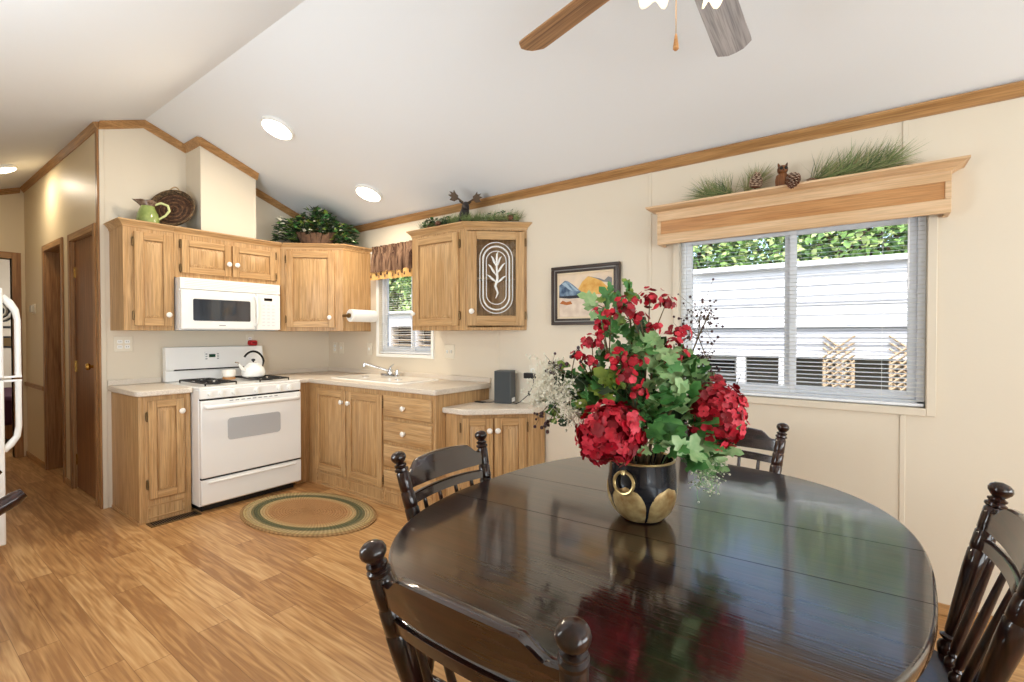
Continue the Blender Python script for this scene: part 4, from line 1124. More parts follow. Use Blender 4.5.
paint([(0.12, 0.86), (0.3, 0.8), (0.55, 0.72), (0.72, 0.62), (0.86, 0.78), (1, 0.7), (1, 0.3), (0.85, 0.52), (0.68, 0.56), (0.4, 0.74)], 5, 3)
paint([(-1, 0.5), (-0.78, 0.72), (-0.66, 0.7), (-0.45, 0.5), (-0.1, 0.12), (0.0, 0.0), (-1, -0.02)], 3, 3)
paint([(-0.9, 0.58), (-0.76, 0.66), (-0.55, 0.36), (-0.45, 0.2), (-0.62, 0.3), (-0.72, 0.42)], 6, 4)
paint([(-0.62, 0.62), (-0.5, 0.5), (-0.2, 0.18), (-0.34, 0.22), (-0.5, 0.4)], 6, 4)
paint([(-1, -0.02), (0.1, 0.02), (0.35, -0.08), (0.1, -0.12), (-0.6, -0.14), (-1, -0.08)], 4, 4)
paint([(-0.98, -0.36), (-0.86, -0.22), (-0.72, -0.3), (-0.55, -0.26), (-0.48, -0.4), (-0.7, -0.44)], 7, 4)
mb.build('canvas', [mat('paint_sky', (236, 214, 184), 0.7, vary=((214, 196, 178), 14, 0.25)), mat('paint_sand', (228, 212, 194), 0.7, vary=((206, 186, 168), 20, 0.2)), mat('paint_ochre', (230, 190, 110), 0.7, vary=((206, 146, 66), 22, 0.2)), mat('paint_blue', (132, 156, 178), 0.7, vary=((54, 76, 104), 26, 0.15)),
                    mat('paint_dark', (44, 42, 50), 0.7), mat('paint_grey', (130, 132, 134), 0.7), mat('paint_pale_blue', (160, 182, 198), 0.7), mat('paint_rust', (178, 104, 52), 0.7)], c)

# ------------------------------------------------------------------ things on top of the cabinets
TZ = HT
c = thing('pitcher', 'green glazed pitcher with a brown rim on the left upper cabinet', 'pitcher', (-4.45, 1.335, TZ), PI / 2 - 0.45)
gl = mat('green_glaze', (164, 178, 108), 0.2, vary=((124, 142, 72), 14, 0.2), coat=0.4); br_ = mat('brown_glaze', (82, 56, 44), 0.25, vary=((150, 128, 110), 40, 0.2)); hd_ = mat('pale_glaze', (206, 212, 150), 0.25)
mb = MB()
mb.lathe([(0.058, 0), (0.072, 0.01), (0.075, 0.04), (0.067, 0.09), (0.050, 0.13), (0.044, 0.15)], 28, 0); mb.build('body', gl, c)
mb = MB()
prof = [(0.046, 0.15), (0.05, 0.165), (0.06, 0.19), (0.056, 0.19), (0.044, 0.155)]
vs = []; n_ = 28
for r, z in prof:
    for i in range(n_):
        a = 2 * PI * i / n_
        f = max(0, math.cos(a - PI)) ** 6 * (z - 0.15) / 0.04
        vs.append(((r + 0.04 * f) * math.cos(a), r * math.sin(a), z + 0.008 * f + 0.003 * math.sin(a * 5) * (z > 0.18)))
fs = [(j * n_ + i, j * n_ + (i + 1) % n_, (j + 1) * n_ + (i + 1) % n_, (j + 1) * n_ + i) for j in range(4) for i in range(n_)]
mb.add(vs, fs, 0, True); mb.build('rim_and_spout', br_, c)
mb = MB(); mb.tube([(0.043, 0, 0.165), (0.085, 0, 0.185), (0.128, 0, 0.170), (0.137, 0, 0.130), (0.112, 0, 0.09), (0.066, 0, 0.055)], [0.008, 0.010, 0.010, 0.010, 0.009, 0.008], 10); mb.build('handle', hd_, c)
bas = mat('dark_basketry', (92, 62, 42), 0.8, vary=((44, 30, 22), 34, 0.2)); bas2 = mat('basket_rim', (48, 36, 28), 0.8, vary=((120, 96, 66), 60, 0.16))
c = thing('woven_tray', 'round dark woven tray leaning on the wall behind the pitcher', 'tray', (-4.472, 1.515, TZ + 0.004), 0)
Mt = align((0, 0, 0.160), (0.70, -0.62, 0.33)); R_ = 0.17
mb = MB()
for k in range(13):
    r = 0.012 + k * 0.0108
    mb.tube([(r * math.cos(a), r * math.sin(a), 0.002 * math.sin(k * 2.4 + a * 9)) for a in [2 * PI * i / 48 for i in range(48)]], 0.0068, 6, (0, 0, 1)[k % 3], True, Mt)
mb.build('coiled_base', [bas, mat('tan_coil', (134, 98, 68), 0.8, vary=((74, 48, 34), 50, 0.15))], c)
mb = MB()
for k in range(3):
    r = 0.148 + k * 0.005
    mb.tube([(r * math.cos(a), r * math.sin(a), 0.012 + k * 0.011) for a in [2 * PI * i / 48 for i in range(48)]], 0.0075, 6, 0, True, Mt)
mb.build('rim', bas2, c)
ha = mat('cane_handle', (176, 150, 112), 0.6)
mb = MB(); mb.tube([(0.155 * math.cos(a) + d_, 0.155 * math.sin(a), 0.03) for a, d_ in ((1.25, 0), (1.35, 0), (1.45, 0))], 0.006, 6, 0, False, Mt)
mb.tube([Vector((0.155 * math.cos(a), 0.155 * math.sin(a), 0.035)) + Vector((math.cos(1.57), math.sin(1.57), 0)) * 0.035 * math.sin(PI * i / 8) for i, a in enumerate([1.30 + 0.54 * j / 8 for j in range(9)])], 0.005, 6, 0, False, Mt); mb.build('handle', ha, c)

def leaf(mb, p, d, nrm, l, w, mi, lobed=True, fold=0.18):
    d = Vector(d).normalized(); nrm = Vector(nrm); nrm = (nrm - d * nrm.dot(d)).normalized(); s = d.cross(nrm)
    if lobed: out = [(0, 0), (-0.08, 0.30), (0.18, 0.52), (0.24, 0.30), (0.50, 0.50), (0.56, 0.24), (0.80, 0.26), (1.0, 0)]
    else: out = [(0, 0), (0.2, 0.3), (0.5, 0.42), (0.8, 0.22), (1.0, 0)]
    mid = [(t, 0) for t in (0.0, 0.25, 0.5, 0.75, 1.0)]
    P = Vector(p); vs = []
    def pt(a, bb): return P + d * a * l + s * bb * w - nrm * (0.22 * l * a * a) + nrm * abs(bb) * fold * w
    n_ = len(out)
    c0 = pt(0.42, 0)
    up = [pt(a, bb) for a, bb in out]; dn = [pt(a, -bb) for a, bb in out[1:-1]][::-1]
    vs = [c0] + up + dn
    k = len(vs) - 1
    mb.add(vs, [(0, 1 + i, 1 + (i + 1) % k) for i in range(k)], mi, True)

# ivy basket on the corner cabinet
c = thing('ivy_basket', 'low brown basket of trailing ivy on the corner upper cabinet', 'plant', (-4.17, 2.58, TZ + 0.002), math.radians(42))
bk = mat('bark_basket', (122, 92, 70), 0.85, vary=((80, 58, 44), 30, 0.2))
mb = MB(); n_ = 22
for i in range(n_):
    a0, a1 = 2 * PI * (i + 0.06) / n_, 2 * PI * (i + 0.94) / n_
    q = []
    for a in (a0, a1):
        for f, z in ((1.0, 0.0), (1.0, 0.0)): pass
    hh_ = 0.085 + 0.02 * abs(math.sin(i * 2.1)) + 0.03 * abs(math.cos((a0 + a1) / 2)) ** 4
    A = [(0.13 * math.cos(a) * s, 0.085 * math.sin(a) * s, 0.0) for s in (1, 0.92) for a in ((a0, a1) if s == 1 else (a1, a0))]
    B = [(0.19 * math.cos(a) * s, 0.11 * math.sin(a) * s, hh_) for s in (1, 0.92) for a in ((a0, a1) if s == 1 else (a1, a0))]
    mb.loft(A, B)
mb.loft([(0.12 * math.cos(a), 0.078 * math.sin(a), 0.001) for a in [2 * PI * i / 24 for i in range(24)]], [(0.16 * math.cos(a), 0.095 * math.sin(a), 0.075) for a in [2 * PI * i / 24 for i in range(24)]])
mb.build('basket', bk, c)
mb = MB(); rr = random.Random(11)
for i in range(1250):
    a = rr.uniform(0, 2 * PI); u = rr.random() ** 0.6
    x = 0.37 * u * math.cos(a); y = 0.16 * u * math.sin(a)
    top_ = 0.33 * math.sqrt(max(0, 1 - (x / 0.40) ** 2)) * (0.9 + 0.15 * math.sin(x * 17 + 1))
    z = rr.uniform(0.03 if abs(x) > 0.16 or y > -0.02 else 0.11, max(0.14, top_))
    wy = 2.58 + x * math.sin(math.radians(42)) + y * math.cos(math.radians(42))
    z = max(0.03, min(z, cz(min(wy + 0.05, YW)) - TZ - 0.045))
    if wy > YW - 0.07: continue
    d_ = Vector((x * 3 + rr.uniform(-.6, .6), y * 3 - 0.3 + rr.uniform(-.6, .6), rr.uniform(-0.1, 0.6)))
    l = rr.uniform(0.03, 0.055)
    leaf(mb, (x, y, z), d_, (rr.uniform(-.4, .4), -0.5, 0.8), l, l * 0.9, rr.choices((0, 1, 2, 3), (60, 16, 14, 6))[0])
mb.build('ivy_leaves', [leafC, leafA, leafD, filler], c)
mb = MB()
for i in range(16):
    a = rr.uniform(0, 2 * PI); x = 0.3 * math.cos(a); y = 0.1 * math.sin(a)
    mb.tube([(x * 0.2, y * 0.2, 0.06), (x * 0.6, y * 0.6, 0.2), (x, y, 0.17 if abs(x) < 0.2 else 0.06)], 0.0025, 5)
mb.build('ivy_stems', stemm, c)

# moose figurine + garland on the right cabinet
mo = mat('dark_moose', (44, 34, 32), 0.6, vary=((26, 20, 20), 30, 0.2)); an = mat('antler_brown', (84, 66, 48), 0.6)
c = thing('moose_figurine', 'dark moose figurine resting in the greenery on the right upper cabinet', 'figurine', (-2.50, 2.80, TZ + 0.004), math.radians(140))
mb = MB()   # reclining body, neck rising to the head at +x... built as one lofted surface
def loft_rings(mb, rings, n=12, mi=0):
    vs = []
    for (cx, cy, czz, rx_, rz_) in rings:
        for i in range(n):
            a = 2 * PI * i / n
            vs.append((cx, cy + rx_ * math.cos(a), czz + rz_ * math.sin(a)))
    fs = [(j * n + i, j * n + (i + 1) % n, (j + 1) * n + (i + 1) % n, (j + 1) * n + i) for j in range(len(rings) - 1) for i in range(n)]
    fs += [tuple(range(n))[::-1], tuple(range((len(rings) - 1) * n, len(rings) * n))]
    mb.add(vs, fs, mi, True)
loft_rings(mb, [(0.17, 0, 0.04, 0.01, 0.01), (0.15, 0, 0.05, 0.04, 0.045), (0.08, 0, 0.06, 0.055, 0.06), (0.01, 0, 0.07, 0.05, 0.068), (-0.035, 0, 0.095, 0.04, 0.06), (-0.055, 0, 0.125, 0.032, 0.045), (-0.07, 0, 0.152, 0.03, 0.034), (-0.095, 0, 0.155, 0.025, 0.028), (-0.13, 0, 0.132, 0.019, 0.022), (-0.155, 0, 0.118, 0.019, 0.022), (-0.168, 0, 0.114, 0.008, 0.01)])
for s in (-1, 1):
    mb.tube([(-0.02, s * 0.035, 0.04), (-0.07, s * 0.045, 0.02), (-0.11, s * 0.045, 0.014)], [0.018, 0.014, 0.010], 8)
    mb.tube([(0.12, s * 0.04, 0.04), (0.08, s * 0.065, 0.02), (0.04, s * 0.06, 0.014)], [0.022, 0.014, 0.010], 8)
    mb.tube([(-0.065, s * 0.025, 0.175), (-0.055, s * 0.045, 0.195), (-0.05, s * 0.05, 0.205)], [0.008, 0.009, 0.002], 6)
mb.build('body', mo, c)
for s in (-1, 1):
    mb = MB()
    mb.tube([(-0.075, s * 0.018, 0.18), (-0.075, s * 0.05, 0.20), (-0.07, s * 0.075, 0.215)], [0.006, 0.007, 0.012], 6)
    pal = [(0.0, 0.0), (0.03, -0.02), (0.07, -0.01), (0.055, 0.012), (0.082, 0.03), (0.055, 0.036), (0.07, 0.06), (0.04, 0.05), (0.035, 0.075), (0.018, 0.045), (0.0, 0.03)]
    A = [(-0.072, s * (0.062 + a), 0.205 + b2) for a, b2 in pal]; B = [(-0.066, s * (0.062 + a), 0.205 + b2) for a, b2 in pal]
    mb.loft(A, B)
    mb.build('antler', an, c)
c.scale = (0.92,) * 3
c = thing('pine_garland', 'green garland with twigs and cones along the top of the right upper cabinets', 'garland', (-2.5, 2.80, TZ), 0)
mb = MB(); rr = random.Random(21)
path = [Vector((-0.43, -0.02, 0.015)), Vector((-0.25, -0.05, 0.02)), Vector((-0.02, -0.06, 0.02)), Vector((0.2, 0.03, 0.02)), Vector((0.42, 0.14, 0.015))]
mb.tube(path, [0.004, 0.006, 0.006, 0.006, 0.004], 6); mb.build('twig', stemm, c)
mb = MB()
for i in range(1500):
    t = rr.random() * 3.999; k = int(t); p = path[k].lerp(path[k + 1], t - k)
    p = p + Vector((rr.uniform(-0.01, 0.01), rr.uniform(-0.03, 0.03), rr.uniform(0, 0.02)))
    v = Vector((rr.uniform(-1, 1), rr.uniform(-0.8, 0.5), rr.uniform(0.0, 1.2))).normalized(); e = p + v * rr.uniform(0.045, 0.09)
    if e.z < 0.006: e.z = 0.006
    if e.y > 0.18: e.y = 0.18
    sd = v.cross(Vector((0.3, 0.2, 1))).normalized() * 0.0022; u2 = sd.cross(v).normalized() * 0.0015
    mb.add([p - sd, p + sd, p + u2, e], [(0, 1, 3), (1, 2, 3), (2, 0, 3), (0, 2, 1)], 0 if t > 1.7 else rr.choice((0, 1, 2)), True)
mb.build('needles', [pineA, pineC, leafC], c)
mb = MB()
for i in range(60):
    t = rr.random() * 1.6 if i < 45 else 3.2 + rr.random() * 0.7; k = int(t); p = path[k].lerp(path[k + 1], t - k) + Vector((0, rr.uniform(-.03, .03), rr.uniform(0.02, 0.08)))
    l = 0.035; leaf(mb, p, (rr.uniform(-1, 1), -0.5, rr.uniform(-.3, .6)), (0, -0.6, 0.7), l, l, rr.choice((0, 1)), False)
mb.build('leaves', [leafC, leafA], c)
mb = MB()
for x, y in ((-0.33, -0.05), (-0.2, -0.085), (0.37, 0.10)): mb.ball((x, y, 0.038), 0.024, 10, 0, (1.2, 0.8, 0.85))
mb.build('cones', cone, c)

# ------------------------------------------------------------------ ceiling lights
def ceiling_light(label, p, s, r=0.115, watts=11, dome=0.033):
    c = thing('ceiling_light', label, 'ceiling light', p, 0, 'round flush ceiling lights')
    nrm = Vector((0, -SL * s, -1)).normalized(); M = align((0, 0, 0), nrm)
    mb = MB(); mb.lathe([(r, 0), (r, 0.022), (r - 0.012, 0.026), (r - 0.012, 0.018), (0, 0.018)], 36, 0, M); mb.build('rim', whitem, c)
    mb = MB(); mb.lathe([(r - 0.013, 0.018), (r - 0.02, dome * 0.75), (r * 0.5, dome * 0.97), (0, dome)], 36, 0, M); mb.build('diffuser', bulb, c)
    lamp('ceiling_light_glow', 'AREA', Vector(p) + nrm * (dome + 0.012), watts, (1.0, 0.86, 0.66), nrm, shape='DISK', size=r * 1.7)
    return c
ceiling_light('round lit ceiling light nearest the vent chase', (-3.464, 1.84, cz(1.84) - 0.002), 1)
ceiling_light('round lit ceiling light above the sink window', (-3.433, 2.618, cz(2.618) - 0.002), 1)
ceiling_light('round lit ceiling light over the hallway', (-6.11, 0.765, cz(0.765) - 0.002), -1, 0.105, 5, 0.045)

# ------------------------------------------------------------------ ceiling fan
FZ = 2.47
c = thing('ceiling_fan', 'ceiling fan with wooden blades and flower glass lights over the table', 'ceiling fan', (-0.40, 1.39, FZ), 0)
up_ = cz(1.39) - FZ + 0.015
mb = MB(); mb.lathe([(0.0, up_ - 0.03), (0.07, up_ - 0.03), (0.065, up_ - 0.06), (0.03, up_ - 0.10), (0.014, up_ - 0.11)], 24); mb.build('canopy', brass, c)
mb = MB(); mb.lathe([(0.013, 0.10), (0.013, up_ - 0.10)], 14); mb.build('downrod', brass, c)
mb = MB(); mb.lathe([(0, -0.05), (0.08, -0.05), (0.115, -0.03), (0.12, 0.05), (0.09, 0.09), (0.04, 0.11), (0, 0.112)], 32); mb.build('motor_housing', brass, c)
mb = MB(); mb.lathe([(0, -0.13), (0.045, -0.125), (0.06, -0.10), (0.055, -0.05), (0, -0.05)], 24); mb.build('switch_housing', brass, c)
for k in range(5):
    a = math.radians(91.5 + 72 * k)
    r0, r1 = 0.16, 0.72
    out2 = [(r0, -0.050), (0.3, -0.058), (r1 - 0.05, -0.066), (r1 - 0.03, -0.064), (r1, -0.03), (r1 + 0.004, 0.0), (r1, 0.03), (r1 - 0.03, 0.064), (r1 - 0.05, 0.066), (0.3, 0.058), (r0, 0.050)]
    Mx = Matrix.Rotation(a, 4, 'Z') @ Matrix.Rotation(math.radians(-11), 4, 'X')
    mb = MB(); mb.prism(out2, -0.012, -0.004)
    bl = mb.build('blade', fanglare if k == 0 else fanw, c, bevel=0.002); bl.matrix_local = Mx
    if k == 0: bl['label'] = 'wooden blade with glare put into its pale grey colour'
    mb = MB(); mb.prism([(0.09, -0.015), (0.15, -0.02), (0.20, -0.045), (0.23, -0.04), (0.26, 0.0), (0.23, 0.04), (0.20, 0.045), (0.15, 0.02), (0.09, 0.015)], -0.004, 0.002); mb.build('blade_iron', brass, bl, bevel=0.001)
for k, a in enumerate((216, 306, 36)):
    a = math.radians(a); u = Vector((math.cos(a), math.sin(a), 0))
    hp_ = Vector((0, 0, -0.085)) + u * 0.05; tip = u * 0.072 + Vector((0, 0, -0.095))
    mb = MB(); mb.tube([hp_, tip], 0.012, 10); arm = mb.build('lamp_arm', brass, c)
    dr = (u * 0.42 + Vector((0, 0, -1))).normalized(); M = align(tip, dr)
    prof = [(0.022, 0.0), (0.028, 0.02), (0.042, 0.045), (0.05, 0.07), (0.064, 0.09)]
    n_ = 48; vs = []
    for j, (r, z) in enumerate(prof):
        for i in range(n_):
            t = 2 * PI * i / n_; w_ = (j / 4) ** 2
            rr_ = r * (1 + 0.12 * w_ * math.cos(t * 6)); zz = z + 0.010 * w_ * math.cos(t * 6)
            vs.append(M @ Vector((rr_ * math.cos(t), rr_ * math.sin(t), zz)))
    m_ = len(vs); vs += [M @ (M.inverted() @ v * 1) - (M.inverted().to_3x3().transposed() @ Vector((0, 0, 0))) for v in vs]
    fs = [(j * n_ + i, j * n_ + (i + 1) % n_, (j + 1) * n_ + (i + 1) % n_, (j + 1) * n_ + i) for j in range(4) for i in range(n_)]
    mb = MB(); mb.add(vs[:m_], fs, 0, True); sh = mb.build('flower_shade', fanglass, c)
    sm_ = sh.modifiers.new('thick', 'SOLIDIFY'); sm_.thickness = 0.003
    mb = MB(); mb.ball(tip + dr * 0.04, 0.02, 12, 0, (1, 1, 1.2)); mb.build('light_bulb', bulb, sh)
mb = MB(); cx, cy = -0.436 + 0.40, 1.40 - 1.39
mb.tube([(0, 0, -0.12), (cx * 0.4, cy * 0.4, -0.135), (cx * 0.9, cy * 0.9, -0.16), (cx, cy, -0.19), (cx, cy, -0.288)], 0.0012, 5); pc = mb.build('pull_chain', brass, c)
mb = MB(); mb.lathe([(0.002, 0), (0.004, -0.008), (0.008, -0.035), (0.0085, -0.043), (0.004, -0.048), (0, -0.049)], 12, 0, None, True, (cx, cy, -0.286)); mb.build('chain_fob', board, pc)

# ------------------------------------------------------------------ dining table
TBX, TBY, TBZ = -0.526, 1.477, 0.742
c = thing('dining_table', 'dark oval wooden dining table with two leaf seams', 'dining table', (TBX, TBY, 0), 0)
ra = math.radians(-4)
def tab(f, n_=120, e=2.5):
    out = []
    for i in range(n_):
        t = 2 * PI * i / n_; ct2, st2 = math.cos(t), math.sin(t)
        x = 0.672 * f * abs(ct2) ** (2 / e) * (1 if ct2 >= 0 else -1); y = 0.808 * f * abs(st2) ** (2 / e) * (1 if st2 >= 0 else -1)
        out.append((x * math.cos(ra) - y * math.sin(ra), x * math.sin(ra) + y * math.cos(ra)))
    return out
def clip(poly, a, bb, cc):     # keep a*x+b*y<=c
    out = []
    for i in range(len(poly)):
        p, q = poly[i], poly[(i + 1) % len(poly)]
        dpv, dq = a * p[0] + bb * p[1] - cc, a * q[0] + bb * q[1] - cc
        if dpv <= 0: out.append(p)
        if dpv * dq < 0:
            t = dpv / (dpv - dq); out.append((p[0] + (q[0] - p[0]) * t, p[1] + (q[1] - p[1]) * t))
    return out
sa = math.radians(3.2); nx, ny = -math.sin(sa), math.cos(sa)
S_lo, S_hi = -0.165, 0.150
full = tab(1.0)
def leaf_piece(lo, hi, name):
    def cl(p):
        if hi is not None: p = clip(p, nx, ny, hi - 0.0012)
        if lo is not None: p = clip(p, -nx, -ny, -(lo + 0.0012))
        return p
    mb = MB()
    prof = [(0.982, -0.036), (0.994, -0.034), (1.0, -0.026), (1.0, -0.012), (0.9975, -0.005), (0.993, -0.001), (0.988, 0.0)]
    base = cl(full); k = len(base)
    lay = []
    for f, z in prof:
        ring = []
        for x, y in base:
            on = False
            for lim in (lo, hi):
                if lim is not None and abs(nx * x + ny * y - lim) < 0.0016: on = True
            if on: # slide along the seam only
                s = x * ny - y * nx; d_ = x * nx + y * ny
                ring.append((ny * s * f + nx * d_, -nx * s * f + ny * d_, TBZ + z))
            else:
                ring.append((x * f, y * f, TBZ + z))
        # keep seam distance for points near the seams
        if hi is not None: ring = [(x, y, z_) if nx * x + ny * y <= hi else (x - nx * (nx * x + ny * y - hi), y - ny * (nx * x + ny * y - hi), z_) for x, y, z_ in ring]
        lay.append(ring)
    vs = [p for r in lay for p in r]; m_ = len(prof)
    fs = [(j * k + i, j * k + (i + 1) % k, (j + 1) * k + (i + 1) % k, (j + 1) * k + i) for j in range(m_ - 1) for i in range(k)]
    mb.add(vs, fs, 0, True); mb.add(lay[-1], [tuple(range(k))]); mb.add(lay[0], [tuple(range(k))[::-1]])
    return mb.build(name, esprX, c, ang=50)
leaf_piece(None, S_lo, 'tabletop_half'); leaf_piece(S_lo, S_hi, 'extension_leaf'); leaf_piece(S_hi, None, 'tabletop_half')
mb = MB(); o1, o2 = tab(0.80), tab(0.765)
mb.loft([(x, y, TBZ - 0.10) for x, y in o1], [(x, y, TBZ - 0.034) for x, y in o1], 0, True); mb.build('apron', espr, c)
mb = MB(); mb.lathe([(0.12, 0.14), (0.13, 0.18), (0.085, 0.24), (0.07, 0.30), (0.10, 0.40), (0.105, 0.46), (0.07, 0.54), (0.09, 0.60), (0.14, 0.645)], 28); mb.build('pedestal', espr, c)
for k in range(4):
    a = PI / 4 + k * PI / 2
    mb = MB(); mb.tube([(0.08 * math.cos(a), 0.08 * math.sin(a), 0.20), (0.2 * math.cos(a), 0.2 * math.sin(a), 0.14), (0.32 * math.cos(a), 0.32 * math.sin(a), 0.055), (0.38 * math.cos(a), 0.38 * math.sin(a), 0.028)], [0.05, 0.045, 0.034, 0.028], 10); mb.build('pedestal_foot', espr, c)

# ------------------------------------------------------------------ dining chairs
def make_chair(label):
    c = thing('dining_chair', label, 'dining chair', (0, 0, 0), 0, 'dark turned dining chairs around the table')
    # seat: saddle shaped slab
    out = []
    for i in range(48):
        t = 2 * PI * i / 48; e = 3.2
        x = 0.222 * abs(math.cos(t)) ** (2 / e) * (1 if math.cos(t) >= 0 else -1); y = 0.21 * abs(math.sin(t)) ** (2 / e) * (1 if math.sin(t) >= 0 else -1)
        x *= 1 + 0.10 * (y / 0.21)
        out.append((x, y))
    mb = MB(); pr = [(0.93, 0.402), (0.985, 0.408), (1.0, 0.42), (0.99, 0.434), (0.95, 0.440), (0.75, 0.436), (0.4, 0.430)]
    for (f0, z0), (f1, z1) in zip(pr, pr[1:]): mb.loft([(x * f0, y * f0, z0) for x, y in out], [(x * f1, y * f1, z1) for x, y in out], 0, False, True)
    mb.add([(x * .4, y * .4, 0.430) for x, y in out], [tuple(range(48))]); mb.add([(x * .93, y * .93, 0.402) for x, y in out], [tuple(range(48))[::-1]])
    mb.build('seat', espr, c, ang=60)
    Z0, Z1 = 0.432, 0.90
    def post(s, z):
        t = (z - 0.44) / 0.46
        return Vector((s * (0.165 + 0.055 * t), -0.172 - 0.115 * t, z))
    for s in (-1, 1):
        a, bb = post(s, Z0), post(s, 0.925); ln = (bb - a).length; M = align(a, bb - a)
        def zz(z): return (z - Z0) / (0.925 - Z0) * ln
        prof = [(0.013, zz(0.432)), (0.019, zz(0.444)), (0.022, zz(0.456)), (0.019, zz(0.468)), (0.013, zz(0.474)), (0.022, zz(0.480)), (0.023, zz(0.486)), (0.014, zz(0.492)), (0.016, zz(0.50)), (0.020, zz(0.58)), (0.0245, zz(0.68)), (0.0245, zz(0.727)), (0.0225, zz(0.730)), (0.0225, zz(0.733)), (0.024, zz(0.736)),
                (0.023, zz(0.780)), (0.0205, zz(0.784)), (0.0205, zz(0.787)), (0.022, zz(0.79)), (0.0215, zz(0.845)), (0.018, zz(0.850)), (0.0235, zz(0.854)), (0.0235, zz(0.861)), (0.017, zz(0.865)), (0.021, zz(0.869)), (0.021, zz(0.874)), (0.013, zz(0.878)), (0.018, zz(0.883)),
                (0.0250, zz(0.892)), (0.0265, zz(0.899)), (0.0235, zz(0.908)), (0.015, zz(0.915)), (0, zz(0.918))]
        mb = MB(); mb.lathe(prof, 20, 0, M); mb.build('back_post', espr, c, ang=50)
    # crest rail and lower rail: curved boards
    def rail(zb, zt, th, bow, name):
        mb = MB(); n_ = 40; vs = []
        for i in range(n_ + 1):
            t = -1 + 2 * i / n_
            top_ = zt(t); b0 = zb(t)
            xm = 0.5 * (post(1, b0).x + post(1, top_).x)
            for z, dy in ((b0, -th / 2), (b0, th / 2), (top_ - 0.003, th / 2), (top_, th / 4), (top_, -th / 4), (top_ - 0.003, -th / 2)):
                p = post(1, z)
                vs.append((t * (0.165 + 0.055 * (zb(0) - 0.44) / 0.46), p.y - bow * (1 - t * t) + dy, z))
        fs = []
        for i in range(n_):
            for j in range(6):
                k = (j + 1) % 6
                fs.append((i * 6 + j, (i + 1) * 6 + j, (i + 1) * 6 + k, i * 6 + k))
        fs += [tuple(range(6)), tuple(range(n_ * 6, n_ * 6 + 6))[::-1]]
        mb.add(vs, fs, 0, True); mb.build(name, esprC, c, ang=35)
    def ctop(t):
        a = abs(t)
        s = min(1, max(0, (0.86 - a) / 0.22)); s = s * s * (3 - 2 * s)
        return 0.842 + 0.030 * s + 0.010 * (1 - (a / 0.7) ** 2 if a < 0.7 else 0)
    rail(lambda t: 0.792 - 0.0 * t, ctop, 0.024, 0.02, 'crest_rail')
    rail(lambda t: 0.738 + 0.006 * (1 - t * t), lambda t: 0.767 + 0.008 * (1 - t * t), 0.022, 0.02, 'lower_rail')
    for x in (-0.126, -0.043, 0.043, 0.126):
        pt = post(1, 0.742); t_ = x / 0.19
        p1 = Vector((x, pt.y - 0.02 * (1 - t_ * t_), 0.742)); p0 = Vector((x * 0.86, -0.172, 0.432)); M = align(p0, p1 - p0); ln = (p1 - p0).length
        mb = MB(); mb.lathe([(0.008, 0), (0.012, 0.01), (0.013, 0.02), (0.008, 0.03), (0.012, 0.036), (0.008, 0.042), (0.0115, 0.06), (0.0105, ln * 0.55), (0.007, ln)], 12, 0, M); mb.build('spindle', espr, c)
    legs = []
    for sx in (-1, 1):
        for sy in (1, -1):
            a = Vector((sx * 0.16, 0.14 * sy, 0.41)); bb = Vector((sx * 0.205, 0.195 * sy - (0.03 if sy < 0 else 0), 0.0)); M = align(a, bb - a); ln = (bb - a).length
            mb = MB(); mb.lathe([(0.016, 0), (0.018, 0.06), (0.022, 0.10), (0.024, 0.13), (0.015, 0.15), (0.021, 0.16), (0.015, 0.17), (0.021, 0.22), (0.022, 0.26), (0.017, 0.30), (0.021, 0.31), (0.015, 0.32), (0.019, 0.36), (0.013, ln - 0.008), (0.012, ln)], 14, 0, M); mb.build('leg', espr, c)
            legs.append((a, bb))
    def at(k, z):
        a, bb = legs[k]; return a.lerp(bb, (0.41 - z) / 0.41)
    for (i, j, z) in ((0, 1, 0.17), (2, 3, 0.17)):
        p, q = at(i, z), at(j, z); mb = MB(); mb.tube([p, p.lerp(q, .25), p.lerp(q, .5), p.lerp(q, .75), q], [0.008, 0.011, 0.015, 0.011, 0.008], 10); mb.build('stretcher', espr, c)
    p, q = (at(0, .17) + at(1, .17)) / 2, (at(2, .17) + at(3, .17)) / 2
    mb = MB(); mb.tube([p, p.lerp(q, .25), p.lerp(q, .5), p.lerp(q, .75), q], [0.008, 0.011, 0.015, 0.011, 0.008], 10); mb.build('stretcher', espr, c)
    return c
ch = make_chair('dark dining chair with its back to the camera at the near end of the table')
ch.location = (-0.5415, 0.872, 0)
dup(ch, (-0.990, 1.309, 0), -PI / 2, 'dark dining chair on the kitchen side of the table, facing the window end')
dup(ch, (-0.500, 2.172, 0), PI, 'dark dining chair under the wide window, half hidden by the flowers')
dup(ch, (0.022, 1.594, 0), PI / 2, 'dark dining chair at the right end of the table, cut by the frame')
